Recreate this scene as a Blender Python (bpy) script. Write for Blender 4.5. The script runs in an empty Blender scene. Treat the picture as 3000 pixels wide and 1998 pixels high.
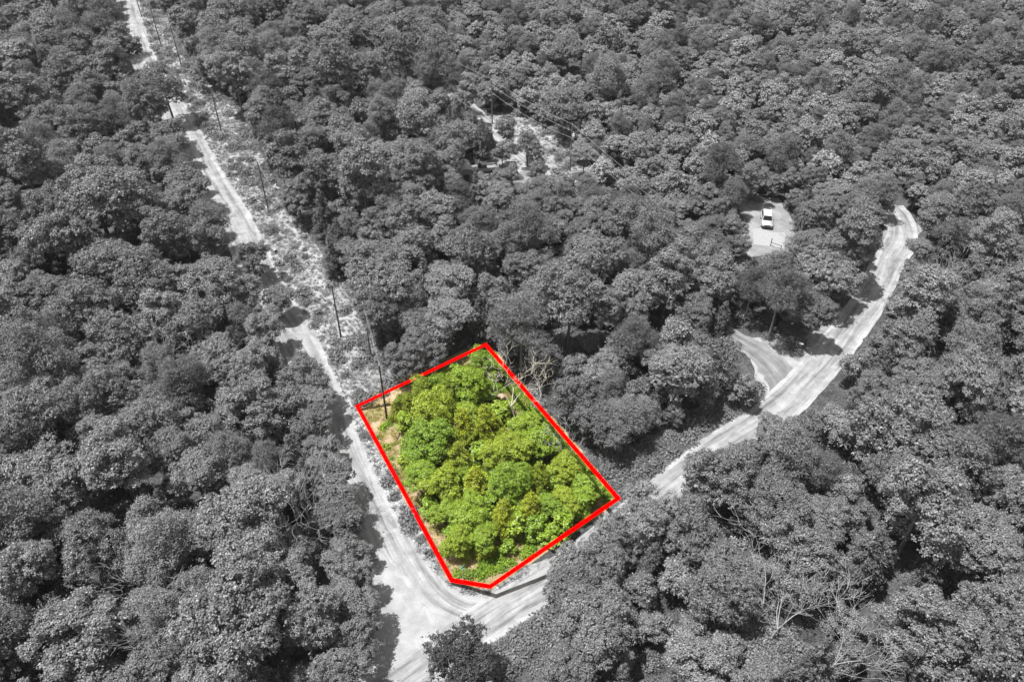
import bpy, bmesh, math, random
import numpy as np
from mathutils import Vector, Matrix
random.seed(7)
SC = bpy.context.scene
COL = SC.collection

# ------------------------------------------------------------------ camera, sky, sun, exposure
CAM_H, CAM_DOWN, CAM_F = 75.0, math.radians(40.8), 2333.0
cam_data = bpy.data.cameras.new('camera')
cam_data.sensor_width = 36.0
cam_data.lens = CAM_F / 3000.0 * 36.0
cam_data.clip_end = 6000.0
cam_data.clip_start = 0.5
cam = bpy.data.objects.new('camera', cam_data)
cam.location = (0, 0, CAM_H)
cam.rotation_euler = (math.pi / 2 - CAM_DOWN, 0, 0)
COL.objects.link(cam)
SC.camera = cam

SUN_EL = math.radians(72)
sun_from = Vector((-math.cos(SUN_EL), -0.03, math.sin(SUN_EL))).normalized()
world = bpy.data.worlds.new("World")
SC.world = world
world.use_nodes = True
wn, wl = world.node_tree.nodes, world.node_tree.links
wn.clear()
sky = wn.new('ShaderNodeTexSky')
sky.sky_type = 'NISHITA'
sky.sun_disc = False
sky.sun_elevation = SUN_EL
sky.sun_rotation = math.radians(270)
hs = wn.new('ShaderNodeHueSaturation')
hs.inputs['Saturation'].default_value = 0.0        # the photograph is black and white outside the lot
bg = wn.new('ShaderNodeBackground')
bg.inputs['Strength'].default_value = 0.105
wo = wn.new('ShaderNodeOutputWorld')
wl.new(sky.outputs[0], hs.inputs['Color'])
wl.new(hs.outputs[0], bg.inputs[0])
wl.new(bg.outputs[0], wo.inputs[0])

sd = bpy.data.lights.new('sun', 'SUN')
sd.energy = 4.6
sd.angle = math.radians(0.53)
sd.color = (1.0, 1.0, 1.0)
sun = bpy.data.objects.new('sun', sd)
sun.rotation_euler = (-sun_from).to_track_quat('-Z', 'Y').to_euler()
sun.location = (0, 0, 120)
COL.objects.link(sun)

SC.view_settings.view_transform = 'Standard'
SC.view_settings.look = 'None'
SC.view_settings.exposure = 0.75
SC.view_settings.gamma = 1.0
SC.view_settings.use_curve_mapping = False
SC.render.engine = 'CYCLES'
SC.cycles.max_bounces = 5
SC.cycles.diffuse_bounces = 2
SC.cycles.transmission_bounces = 3
SC.cycles.glossy_bounces = 2

# ------------------------------------------------------------------ where a point of the survey picture lies on the ground
K = 3000.0 / 2354.0
CT, ST = math.cos(CAM_DOWN), math.sin(CAM_DOWN)
def at3(px, py, z=0.0):
    x = (px - 1500) / CAM_F; y = (py - 999) / CAM_F
    d = (x, CT - y * ST, -ST - y * CT)
    k = (z - CAM_H) / d[2]
    return Vector((d[0] * k, d[1] * k, z))
def at(px, py, z=0.0):
    return at3(px * K, py * K, z)
def proj(p):
    x, y, z = p[0], p[1], p[2] - CAM_H
    depth = y * CT - z * ST
    up = y * ST + z * CT
    return ((1500 + x / depth * CAM_F) / K, (999 - up / depth * CAM_F) / K)
def inpoly(x, y, poly):
    c = False; n = len(poly); j = n - 1
    for i in range(n):
        xi, yi = poly[i][0], poly[i][1]; xj, yj = poly[j][0], poly[j][1]
        if (yi > y) != (yj > y) and x < (xj - xi) * (y - yi) / (yj - yi) + xi: c = not c
        j = i
    return c

# ------------------------------------------------------------------ materials
def mat(name):
    m = bpy.data.materials.new(name); m.use_nodes = True
    nt = m.node_tree; nt.nodes.clear()
    o = nt.nodes.new('ShaderNodeOutputMaterial')
    p = nt.nodes.new('ShaderNodeBsdfPrincipled')
    nt.links.new(p.outputs[0], o.inputs[0])
    return m, nt, p, o
def ramp(nt, src, stops, interp='LINEAR'):
    r = nt.nodes.new('ShaderNodeValToRGB'); r.color_ramp.interpolation = interp
    el = r.color_ramp.elements
    while len(el) < len(stops): el.new(0.5)
    for e, (pos, c) in zip(el, stops):
        e.position = pos
        e.color = (c, c, c, 1) if isinstance(c, (int, float)) else (*c, 1)
    nt.links.new(src, r.inputs[0]); return r.outputs[0]
def noise(nt, scale, detail=4, rough=0.6, vec=None, dist=0.0):
    n = nt.nodes.new('ShaderNodeTexNoise')
    n.inputs['Scale'].default_value = scale; n.inputs['Detail'].default_value = detail
    n.inputs['Roughness'].default_value = rough; n.inputs['Distortion'].default_value = dist
    if vec is not None: nt.links.new(vec, n.inputs['Vector'])
    return n.outputs['Fac']
def mix(nt, a, b, fac, mode='MIX'):
    m = nt.nodes.new('ShaderNodeMix'); m.data_type = 'RGBA'; m.blend_type = mode
    for s, v in ((m.inputs[0], fac), (m.inputs[6], a), (m.inputs[7], b)):
        if hasattr(v, 'links') or isinstance(v, bpy.types.NodeSocket): nt.links.new(v, s)
        elif isinstance(v, (int, float)): s.default_value = v if s.type == 'VALUE' else (v, v, v, 1)
        else: s.default_value = (*v, 1)
    return m.outputs[2]
def math_n(nt, op, a, b=None):
    m = nt.nodes.new('ShaderNodeMath'); m.operation = op
    for s, v in ((m.inputs[0], a), (m.inputs[1], b)):
        if v is None: continue
        if isinstance(v, (int, float)): s.default_value = v
        else: nt.links.new(v, s)
    return m.outputs[0]
def bump(nt, p, h, strength=0.5, dist=0.05):
    b = nt.nodes.new('ShaderNodeBump'); b.inputs['Strength'].default_value = strength; b.inputs['Distance'].default_value = dist
    nt.links.new(h, b.inputs['Height']); nt.links.new(b.outputs[0], p.inputs['Normal'])
def coords(nt, which='Object'):
    return nt.nodes.new('ShaderNodeTexCoord').outputs[which]
def plain(name, c, rough=0.7, var=0.15, nscale=6.0, metal=0.0, spec=0.3):
    m, nt, p, o = mat(name)
    n = noise(nt, nscale, 5, 0.65, coords(nt))
    c = (c, c, c) if isinstance(c, (int, float)) else c
    lo = tuple(x * (1 - var) for x in c); hi = tuple(min(1, x * (1 + var)) for x in c)
    nt.links.new(ramp(nt, n, [(0.3, lo), (0.7, hi)]), p.inputs['Base Color'])
    p.inputs['Roughness'].default_value = rough; p.inputs['Metallic'].default_value = metal
    p.inputs['Specular IOR Level'].default_value = spec
    return m
def leaf(name, stops, isl=(0.68, 1.6), trans=0.2, rough=0.44, spec=0.45, odd=None):
    """leaves: a tone per tree, a smaller change per leaf, some light through the blade"""
    m, nt, p, o = mat(name)
    oi = nt.nodes.new('ShaderNodeObjectInfo')
    base = ramp(nt, oi.outputs['Random'], stops)
    ge = nt.nodes.new('ShaderNodeNewGeometry')
    pw = math_n(nt, 'POWER', ge.outputs['Random Per Island'], 1.6)
    var = math_n(nt, 'ADD', math_n(nt, 'MULTIPLY', pw, isl[1] - isl[0]), isl[0])
    if odd is not None:       # a few leaves have turned
        fr = math_n(nt, 'FRACT', math_n(nt, 'MULTIPLY', ge.outputs['Random Per Island'], 37.7))
        base = mix(nt, base, odd, math_n(nt, 'MULTIPLY', math_n(nt, 'GREATER_THAN', fr, 0.86), 0.75))
    vm = nt.nodes.new('ShaderNodeVectorMath'); vm.operation = 'SCALE'
    nt.links.new(base, vm.inputs[0]); nt.links.new(var, vm.inputs['Scale']); c = vm.outputs[0]
    nt.links.new(c, p.inputs['Base Color'])
    p.inputs['Roughness'].default_value = rough
    p.inputs['Specular IOR Level'].default_value = spec
    t = nt.nodes.new('ShaderNodeBsdfTranslucent'); nt.links.new(c, t.inputs[0])
    ms = nt.nodes.new('ShaderNodeMixShader'); ms.inputs[0].default_value = trans
    nt.links.new(p.outputs[0], ms.inputs[1]); nt.links.new(t.outputs[0], ms.inputs[2])
    nt.links.new(ms.outputs[0], o.inputs[0])
    return m

M = {}
M['leaf_grey'] = leaf('grey_leaves', [(0, 0.125), (0.35, 0.155), (0.7, 0.18), (1, 0.215)])
M['leaf_soft'] = leaf('pale_fine_leaves', [(0, 0.135), (0.5, 0.17), (1, 0.21)], spec=0.15)
M['leaf_light'] = leaf('light_scrub_leaves', [(0, 0.165), (0.5, 0.21), (1, 0.265)], spec=0.25)
M['leaf_dark'] = leaf('dark_leaves', [(0, 0.06), (1, 0.06)], spec=0.3)
M['needle_grey'] = leaf('grey_needles', [(0, 0.085), (1, 0.14)], spec=0.2)
M['leaf_green'] = leaf('green_leaves', [(0, (0.175, 0.275, 0.025)), (0.5, (0.225, 0.325, 0.028)), (1, (0.27, 0.335, 0.028))], trans=0.22)
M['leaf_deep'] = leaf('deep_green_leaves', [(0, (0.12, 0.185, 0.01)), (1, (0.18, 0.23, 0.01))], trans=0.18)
M['needle_green'] = leaf('olive_needles', [(0, (0.17, 0.235, 0.022)), (0.6, (0.235, 0.29, 0.022)), (1, (0.29, 0.33, 0.02))], trans=0.18, spec=0.2, odd=(0.26, 0.21, 0.09))
M['bark'] = plain('grey_bark', 0.13, 0.9, 0.4, 3.0)
M['bark_brown'] = plain('brown_bark', (0.15, 0.11, 0.075), 0.9, 0.4, 3.0)
M['dead'] = plain('bleached_wood', 0.36, 0.85, 0.2, 2.0)
M['dead_warm'] = plain('bleached_lot_wood', (0.62, 0.57, 0.47), 0.85, 0.2, 2.0)
M['pole'] = plain('pole_wood', 0.13, 0.85, 0.3, 2.0)
M['pole_brown'] = plain('pole_wood_brown', (0.06, 0.045, 0.034), 0.85, 0.3, 2.0)
M['wire'] = plain('weathered_wire', 0.35, 0.5, 0.05, 1, 0.3)
M['porcelain'] = plain('porcelain', 0.5, 0.3, 0.05)
M['galv'] = plain('galvanised_metal', 0.62, 0.45, 0.1, 8, 0.2)
M['tuft'] = leaf('grey_grass', [(0, 0.20), (1, 0.42)], trans=0.15, spec=0.1)
M['weed'] = leaf('grey_weeds', [(0, 0.12), (1, 0.2)], trans=0.2, spec=0.15)
M['tuft_lot'] = leaf('dry_grass', [(0, (0.20, 0.26, 0.04)), (0.4, (0.36, 0.33, 0.10)), (1, (0.52, 0.42, 0.2))], trans=0.15, spec=0.1)
M['weed_lot'] = leaf('lot_weeds', [(0, (0.12, 0.22, 0.025)), (1, (0.22, 0.31, 0.03))], trans=0.25, spec=0.15)
M['stone'] = plain('pale_limestone', 0.42, 0.9, 0.3, 3)
M['red'] = None
m, nt, p, o = mat('red_paint')
p.inputs['Base Color'].default_value = (0.93, 0.0, 0.0, 1); p.inputs['Roughness'].default_value = 0.75; p.inputs['Specular IOR Level'].default_value = 0.0
M['red'] = m
# forest floor: leaf litter
m, nt, p, o = mat('leaf_litter')
v = coords(nt)
a = ramp(nt, noise(nt, 0.35, 6, 0.65, v), [(0.3, 0.05), (0.7, 0.13)])
b = ramp(nt, noise(nt, 3.0, 8, 0.8, v), [(0.36, 0.25), (0.62, 1.3)])
nt.links.new(mix(nt, a, b, 1.0, 'MULTIPLY'), p.inputs['Base Color'])
p.inputs['Roughness'].default_value = 0.95; p.inputs['Specular IOR Level'].default_value = 0.05
bump(nt, p, noise(nt, 5, 5, 0.7, v), 0.9, 0.15); M['litter'] = m
# verge: cut grass, dirt and pale stubble in patches
def verge_mat(name, stops1, fine):
    m, nt, p, o = mat(name); v = coords(nt)
    a = ramp(nt, noise(nt, 0.30, 6, 0.7, v, 0.6), stops1)
    b = ramp(nt, noise(nt, 5.0, 5, 0.75, v), fine)
    c2 = ramp(nt, noise(nt, 22.0, 3, 0.7, v), [(0.3, 0.75), (0.7, 1.25)])
    c = mix(nt, mix(nt, a, b, 1.0, 'MULTIPLY'), c2, 1.0, 'MULTIPLY')
    nt.links.new(c, p.inputs['Base Color']); p.inputs['Roughness'].default_value = 0.95; p.inputs['Specular IOR Level'].default_value = 0.05
    bump(nt, p, noise(nt, 6, 6, 0.75, v), 1.0, 0.2)
    return m
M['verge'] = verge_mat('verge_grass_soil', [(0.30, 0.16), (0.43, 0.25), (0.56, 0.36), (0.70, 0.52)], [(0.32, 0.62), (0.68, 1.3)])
M['lawn'] = verge_mat('lawn_soil', [(0.3, 0.18), (0.7, 0.36)], [(0.32, 0.65), (0.68, 1.25)])  # mid-grey grass and soil for shoulders, clearings and yard
M['lotsoil'] = verge_mat('lot_soil', [(0.30, (0.13, 0.15, 0.04)), (0.42, (0.30, 0.25, 0.12)), (0.55, (0.44, 0.32, 0.2)), (0.75, (0.60, 0.47, 0.33))], [(0.32, 0.65), (0.68, 1.2)])
def gravel(name, streak, dark=0.0, base=(0.23, 0.37)):
    """limestone gravel; u runs across the road, v along it in metres"""
    m, nt, p, o = mat(name); v = coords(nt)
    a = ramp(nt, noise(nt, 0.55, 6, 0.65, v, 0.4), [(0.3, base[0]), (0.68, base[1])])
    g = ramp(nt, noise(nt, 9.0, 5, 0.75, v), [(0.3, 0.82), (0.7, 1.12)])
    c = mix(nt, a, g, 1.0, 'MULTIPLY')
    if streak:
        uv = nt.nodes.new('ShaderNodeUVMap').outputs[0]
        mp = nt.nodes.new('ShaderNodeMapping'); mp.inputs['Scale'].default_value = (7.0, 0.10, 1.0)
        nt.links.new(uv, mp.inputs[0])
        s = ramp(nt, noise(nt, 1.0, 7, 0.68, mp.outputs[0], 0.35), [(0.36, 0.52), (0.49, 0.90), (0.62, 1.10)])
        c = mix(nt, c, s, 1.0, 'MULTIPLY')
        sx = nt.nodes.new('ShaderNodeSeparateXYZ'); nt.links.new(uv, sx.inputs[0])
        tr = ramp(nt, sx.outputs[0], [(0.0, 1.12), (0.16, 1.0), (0.27, 0.80), (0.40, 0.98), (0.52, 1.04), (0.62, 0.94), (0.73, 0.80), (0.84, 1.05), (1.0, 1.18)])
        c = mix(nt, c, tr, streak, 'MULTIPLY')
    if dark:
        c = mix(nt, c, dark, 1.0, 'MULTIPLY')
    nt.links.new(c, p.inputs['Base Color']); p.inputs['Roughness'].default_value = 0.92; p.inputs['Specular IOR Level'].default_value = 0.08
    bump(nt, p, noise(nt, 14, 5, 0.7, v), 0.5, 0.06)
    return m
M['gravel'] = gravel('limestone_gravel', 0.9)
M['gravel_plain'] = gravel('limestone_gravel_apron', 0.0)
M['gravel_dark'] = gravel('worn_side_road', 0.8, 0.7)
M['concrete'] = plain('concrete_slab', 0.29, 0.85, 0.1, 2.0)
M['car_white'] = plain('white_car_paint', 0.45, 0.25, 0.03, 1, 0, 0.5)
M['car_grey'] = plain('silver_car_paint', 0.3, 0.3, 0.05, 1, 0.2, 0.5)
M['glass'] = plain('dark_glass', 0.02, 0.08, 0.1, 1, 0, 0.6)
M['rubber'] = plain('black_rubber', 0.03, 0.8, 0.2)
M['trim'] = plain('dark_trim', 0.05, 0.5, 0.2)
M['shed_wall'] = plain('grey_shed_boards', 0.27, 0.8, 0.15, 4)
M['shed_roof'] = plain('pale_metal_roof', 0.33, 0.5, 0.1, 4, 0.1)
M['sign_green'] = plain('green_sign_face', (0.10, 0.42, 0.30), 0.45, 0.05)
M['sign_white'] = plain('white_painted_board', 0.75, 0.6, 0.08)

# ------------------------------------------------------------------ object helpers
def link(o, parent=None):
    COL.objects.link(o)
    if parent is not None: o.parent = parent
    return o
def tag(o, label=None, cat=None, group=None, kind=None):
    if label: o['label'] = label
    if cat: o['category'] = cat
    if group: o['group'] = group
    if kind: o['kind'] = kind
    return o
def empty(name, loc, label, cat, group=None, rz=0.0):
    o = bpy.data.objects.new(name, None); o.empty_display_size = 0.3
    o.location = loc; o.rotation_euler = (0, 0, rz)
    return tag(link(o), label, cat, group)
def npmesh(name, verts, faces4, material, smooth=False):
    """quads as an (n,4) array"""
    me = bpy.data.meshes.new(name)
    n = len(faces4)
    me.vertices.add(len(verts)); me.vertices.foreach_set('co', np.asarray(verts, np.float32).ravel())
    me.loops.add(n * 4); me.loops.foreach_set('vertex_index', np.asarray(faces4, np.int32).ravel())
    me.polygons.add(n); me.polygons.foreach_set('loop_start', np.arange(0, n * 4, 4, dtype=np.int32))
    me.polygons.foreach_set('loop_total', np.full(n, 4, np.int32))
    if smooth: me.polygons.foreach_set('use_smooth', np.ones(n, bool))
    me.update(calc_edges=True)
    for mm in (material if isinstance(material, (list, tuple)) else [material]): me.materials.append(mm)
    return me
def bmobj(name, bm, material, parent=None, smooth=False, loc=None):
    me = bpy.data.meshes.new(name); bm.normal_update(); bm.to_mesh(me); bm.free()
    me.materials.append(material)
    if smooth:
        for p in me.polygons: p.use_smooth = True
    o = bpy.data.objects.new(name, me)
    if loc is not None: o.location = loc
    return link(o, parent)
def box(bm, c, s, rz=0.0, bevel=0.0):
    mtx = Matrix.Translation(c) @ Matrix.Rotation(rz, 4, 'Z') @ Matrix.Diagonal((*s, 1))
    r = bmesh.ops.create_cube(bm, size=1.0, matrix=mtx)
    if bevel:
        es = list({e for v in r['verts'] for e in v.link_edges})
        bmesh.ops.bevel(bm, geom=es, offset=bevel, segments=2, affect='EDGES')
def cyl(bm, a, b, r1, r2, seg=8, caps=True):
    a, b = Vector(a), Vector(b); d = b - a
    mtx = Matrix.Translation((a + b) / 2) @ d.to_track_quat('Z', 'Y').to_matrix().to_4x4()
    bmesh.ops.create_cone(bm, cap_ends=caps, segments=seg, radius1=r1, radius2=r2, depth=d.length, matrix=mtx)
def prism(bm, pts, x0, x1, axis='x'):
    """outline in (y,z) pulled from x0 to x1"""
    A = [bm.verts.new((x0, y, z)) for y, z in pts]; B = [bm.verts.new((x1, y, z)) for y, z in pts]
    bm.faces.new(A[::-1]); bm.faces.new(B)
    n = len(pts)
    for i in range(n): bm.faces.new((A[i], A[(i + 1) % n], B[(i + 1) % n], B[i]))
    bmesh.ops.recalc_face_normals(bm, faces=bm.faces[:])
class Tubes:
    """tapered tubes collected into one mesh"""
    def __init__(s): s.v = []; s.f = []; s.n = 0
    def add(s, pts, rad, seg=5):
        pts = [Vector(p) for p in pts]; ref = Vector((0.31, 0.17, 0.93))
        for i, p in enumerate(pts):
            d = (pts[min(i + 1, len(pts) - 1)] - pts[max(i - 1, 0)]).normalized()
            if abs(d.dot(ref)) > 0.97: ref = Vector((1, 0.2, 0))
            u = d.cross(ref).normalized(); w = d.cross(u)
            for k in range(seg):
                a = 2 * math.pi * k / seg
                s.v.append(p + (u * math.cos(a) + w * math.sin(a)) * rad[i])
            if i:
                b0, b1 = s.n + (i - 1) * seg, s.n + i * seg
                for k in range(seg):
                    k2 = (k + 1) % seg
                    s.f.append((b0 + k, b0 + k2, b1 + k2, b1 + k))
        s.n += len(pts) * seg
    def arrays(s): return np.array([tuple(p) for p in s.v], np.float32), np.array(s.f, np.int32)
    def mesh(s, name, material):
        v, f = s.arrays(); return npmesh(name, v, f, material, True)

# ------------------------------------------------------------------ ground, roads, verges
from mathutils import noise as mn
def ground_poly(name, pts, z, material, jit=0.35, step=0.6, inset=0.0):
    n = len(pts); out = []
    for i in range(n):
        a, b = Vector(pts[i][:2]), Vector(pts[(i + 1) % n][:2])
        d = b - a; L = d.length; k = max(1, int(L / step)); nr = Vector((d.y, -d.x)).normalized()
        for j in range(k):
            p = a + d * (j / k)
            w = (mn.noise((p.x * 0.55, p.y * 0.55, 3)) * 1.2 + mn.noise((p.x * 2.1, p.y * 2.1, 9)) * 0.6) * jit
            out.append(p + nr * w)
    bm = bmesh.new()
    f = bm.faces.new([bm.verts.new((p.x, p.y, z)) for p in out]); f.normal_update()
    if f.normal.z < 0: f.normal_flip()
    bmesh.ops.triangulate(bm, faces=bm.faces[:])
    o = bmobj(name, bm, material); tag(o, kind='structure'); return o
def catmull(pts, step=0.8):
    P = [Vector(p[:2]) for p in pts]; P = [P[0] * 2 - P[1]] + P + [P[-1] * 2 - P[-2]]; out = []
    for i in range(1, len(P) - 2):
        k = max(2, int((P[i + 1] - P[i]).length / step))
        for j in range(k):
            t = j / k; a, b, c, d = P[i - 1], P[i], P[i + 1], P[i + 2]
            out.append(0.5 * ((2 * b) + (c - a) * t + (2 * a - 5 * b + 4 * c - d) * t * t + (3 * b - a - 3 * c + d) * t ** 3))
    out.append(P[-2]); return out
ROADS = []
def ribbon(name, pts, width, z, material, jit=0.13, reg=True):
    C = catmull(pts); n = len(C); v = []; f = []; uvs = []; L = 0; NX = 6
    for i, p in enumerate(C):
        d = (C[min(i + 1, n - 1)] - C[max(i - 1, 0)]).normalized(); nr = Vector((d.y, -d.x))
        if i: L += (p - C[i - 1]).length
        w = width(i / (n - 1)) if callable(width) else width
        for k in range(NX + 1):
            t = k / NX * 2 - 1; q = p + nr * t * w / 2
            if k in (0, NX):
                q = q + nr * t * jit * (mn.noise((q.x * 0.7, q.y * 0.7, 5)) + 0.7 * mn.noise((q.x * 2.5, q.y * 2.5, 7)))
            v.append((q.x, q.y, z)); uvs.append((k / NX, L))
        if i:
            for k in range(NX):
                a = (i - 1) * (NX + 1) + k; b = i * (NX + 1) + k
                f.append((a, a + 1, b + 1, b))
    me = npmesh(name, np.array(v), np.array(f), material)
    uv = me.uv_layers.new(name='UVMap')
    li = np.array(f).ravel(); uv.data.foreach_set('uv', np.array(uvs, np.float32)[li].ravel())
    o = link(bpy.data.objects.new(name, me)); tag(o, kind='structure')
    if me.polygons[0].normal.z < 0: me.flip_normals()
    if reg: ROADS.append((C, width))
    return o

bm = bmesh.new()
vs = [bm.verts.new(p) for p in ((-2500, -1500, 0), (2500, -1500, 0), (2500, 3500, 0), (-2500, 3500, 0))]; bm.faces.new(vs)
tag(bmobj('ground', bm, M['litter']), kind='structure')

# straight gravel road at the left: its right edge is what the picture shows
edge = [(300, -60), (318, 0), (345, 105), (452, 285), (510, 390), (590, 515), (660, 665), (740, 790), (800, 930), (850, 1060), (925, 1210), (958, 1262)]
eg = [at(*p) for p in edge]
cl = []
for i, p in enumerate(eg):
    d = (eg[min(i + 1, len(eg) - 1)] - eg[max(i - 1, 0)]).normalized()
    cl.append(p + Vector((d.y, -d.x, 0)) * 3.0 if d.x > 0 and Vector((d.y, -d.x, 0)).x < 0 else p - Vector((d.y, -d.x, 0)) * -3.0 * (-1 if Vector((d.y, -d.x, 0)).x > 0 else 1))
cl = [Vector((p.x, p.y, 0)) for p in cl]
LOW = [(560, 1800), (930, 1572), (1120, 1428), (1282, 1326), (1410, 1228), (1560, 1098), (1665, 1020), (1790, 938), (1895, 830), (1962, 745), (2008, 675), (2035, 618), (2072, 552), (2068, 505), (2046, 474)]
low = [at(*p) for p in LOW]
SIDE = [(1825, 905), (1790, 855), (1750, 815), (1708, 788), (1640, 750)]

ground_poly('verge', [at(*p) for p in [(330, -40), (375, -20), (400, 95), (455, 185), (545, 250), (605, 345), (640, 450), (690, 520), (760, 600), (800, 680), (850, 770), (905, 850), (960, 930), (1000, 1040), (1045, 1230), (1090, 1310), (1270, 1285), (1240, 1305), (1140, 1385), (1040, 1372), (900, 1210), (820, 1060), (770, 930), (710, 790), (630, 665), (560, 515), (480, 390), (420, 285), (320, 105), (290, 0)]], 0.004, M['verge'])
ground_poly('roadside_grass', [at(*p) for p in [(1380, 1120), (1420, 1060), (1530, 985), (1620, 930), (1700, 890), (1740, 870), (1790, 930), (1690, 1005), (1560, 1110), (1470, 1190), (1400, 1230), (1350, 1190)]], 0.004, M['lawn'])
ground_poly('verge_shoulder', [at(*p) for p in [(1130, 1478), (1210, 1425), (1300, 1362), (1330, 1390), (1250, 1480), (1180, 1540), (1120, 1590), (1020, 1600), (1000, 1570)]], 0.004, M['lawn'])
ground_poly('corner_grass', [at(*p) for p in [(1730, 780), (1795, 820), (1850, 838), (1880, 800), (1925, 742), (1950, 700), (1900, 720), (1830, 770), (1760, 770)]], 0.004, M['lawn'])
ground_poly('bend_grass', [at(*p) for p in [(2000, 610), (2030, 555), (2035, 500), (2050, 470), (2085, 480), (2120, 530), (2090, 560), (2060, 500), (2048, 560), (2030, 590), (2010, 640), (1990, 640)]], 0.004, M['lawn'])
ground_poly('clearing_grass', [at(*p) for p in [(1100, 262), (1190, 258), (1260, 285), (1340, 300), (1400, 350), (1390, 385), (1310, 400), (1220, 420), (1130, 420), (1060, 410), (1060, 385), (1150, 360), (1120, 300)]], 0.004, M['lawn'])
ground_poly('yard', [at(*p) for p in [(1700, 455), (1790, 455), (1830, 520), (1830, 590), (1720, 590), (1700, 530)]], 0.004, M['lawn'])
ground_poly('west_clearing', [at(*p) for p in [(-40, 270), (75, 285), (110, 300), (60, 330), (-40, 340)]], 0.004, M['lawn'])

ribbon('worn_track', [at(*p) for p in [(440, 160), (505, 235), (575, 320), (625, 440), (680, 540), (740, 640), (800, 740), (840, 820)]], 2.2, 0.008, M['gravel_plain'], 0.9, False)
ribbon('gravel_road', cl, 6.0, 0.012, M['gravel'])
ribbon('gravel_lane', low, lambda t: 4.5 if t < 0.5 else 5.0, 0.020, M['gravel'])
ground_poly('side_road_mouth', [at(*p) for p in [(1700, 778), (1742, 776), (1792, 816), (1846, 830), (1880, 800), (1890, 850), (1800, 945), (1760, 925), (1742, 875), (1722, 815)]], 0.010, M['gravel_plain'], 0.4)
ribbon('side_road', [at(*p) for p in SIDE], lambda t: 6.0 - 2.4 * min(1, t * 1.6), 0.016, M['gravel_dark'], 0.5)
ribbon('clearing_lane', [at(*p) for p in [(1040, 215), (1105, 275), (1160, 318), (1212, 365), (1262, 398), (1330, 440)]], 4.2, 0.012, M['gravel'], 0.3)
ground_poly('clearing_gravel', [at(*p) for p in [(1160, 300), (1200, 287), (1250, 292), (1320, 308), (1310, 328), (1250, 330), (1200, 318)]], 0.008, M['gravel_plain'], 0.6)
ribbon('clearing_shoulder', [at(*p) for p in [(1075, 408), (1120, 402), (1170, 396), (1215, 380)]], 2.6, 0.008, M['gravel_plain'], 0.4)
ribbon('west_track', [at(*p) for p in [(-40, 325), (10, 312), (60, 294), (130, 282), (240, 283), (420, 290)]], 3.0, 0.010, M['gravel'], 0.3)
ground_poly('road_junction', [at(*p) for p in [(815, 1235), (880, 1160), (925, 1212), (958, 1262), (990, 1310), (1022, 1345), (1060, 1366), (1140, 1374), (1270, 1290), (1292, 1366), (1130, 1482), (1000, 1572), (900, 1680), (650, 1700), (760, 1560), (830, 1440), (850, 1340)]], 0.008, M['gravel_plain'], 0.3)
JUNC = [(800, 1235), (880, 1160), (925, 1212), (958, 1262), (990, 1310), (1022, 1345), (1060, 1366), (1140, 1374), (1270, 1290), (1292, 1366), (1130, 1482), (1000, 1572), (900, 1680), (650, 1700), (760, 1560), (830, 1440), (850, 1340)]
JG = [tuple(at(*p)[:2]) for p in JUNC]
ribbon('turning_track', [at(*p) for p in [(905, 1215), (950, 1300), (1005, 1372), (1085, 1410), (1180, 1390)]], lambda t: 4.0 - 1.6 * t, 0.016, M['gravel'], 0.6, False)
LOT3 = [(1047, 1190), (1323, 1699), (1436, 1718), (1811, 1460), (1423, 1010)]
cx = sum(p[0] for p in LOT3) / 5; cy = sum(p[1] for p in LOT3) / 5
ground_poly('lot_ground', [at3(cx + (p[0] - cx) * 1.045, cy + (p[1] - cy) * 1.04) for p in LOT3], 0.024, M['lotsoil'], 0.08)
lotg = [at3(*p) for p in LOT3]

def near_road(x, y, margin):
    if margin > -0.5 and inpoly(x, y, JG): return True
    for C, w in ROADS:
        for q in C[::2]:
            ww = w(0.5) if callable(w) else w
            if (q.x - x) ** 2 + (q.y - y) ** 2 < (ww / 2 + margin) ** 2: return True
    return False

# ------------------------------------------------------------------ red boundary frame laid over the lot: level at the road, up on the crowns behind
A_, E_ = at3(1047, 1190, 0.7), at3(1323, 1699, 0.7); F_ = at3(1811, 1460, 8.0)
pn = (E_ - A_).cross(F_ - A_).normalized()
def onplane(px, py):
    a, b = Vector((0, 0, CAM_H)), at3(px, py, 0.0); d = b - a
    return a + d * ((A_ - a).dot(pn) / d.dot(pn))
V5 = [onplane(*p) for p in LOT3]
if pn.z < 0: pn = -pn
frame = empty('lot_boundary', V5[1], 'bright red straight-sided boundary band framing the green wooded corner lot', 'boundary marker')
n5 = 5; hw = 0.23
def offs(i, s):
    p0, p1, p2 = V5[i - 1], V5[i], V5[(i + 1) % 5]
    d1 = (p1 - p0).normalized(); d2 = (p2 - p1).normalized()
    n1 = pn.cross(d1); n2 = pn.cross(d2); b = (n1 + n2).normalized()
    return p1 + b * (s * hw / max(0.3, b.dot(n1)))
for i in range(5):
    j = (i + 1) % 5; bm = bmesh.new()
    q = [offs(i, -1), offs(j, -1), offs(j, 1), offs(i, 1)]
    lo = [bm.verts.new(p - V5[1]) for p in q]; hi = [bm.verts.new(p + pn * 0.05 - V5[1]) for p in q]
    bm.faces.new(lo[::-1]); bm.faces.new(hi)
    for k in range(4): bm.faces.new((lo[k], lo[(k + 1) % 4], hi[(k + 1) % 4], hi[k]))
    bmesh.ops.recalc_face_normals(bm, faces=bm.faces[:])
    bmobj('boundary_strip', bm, M['red'], frame)

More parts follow.
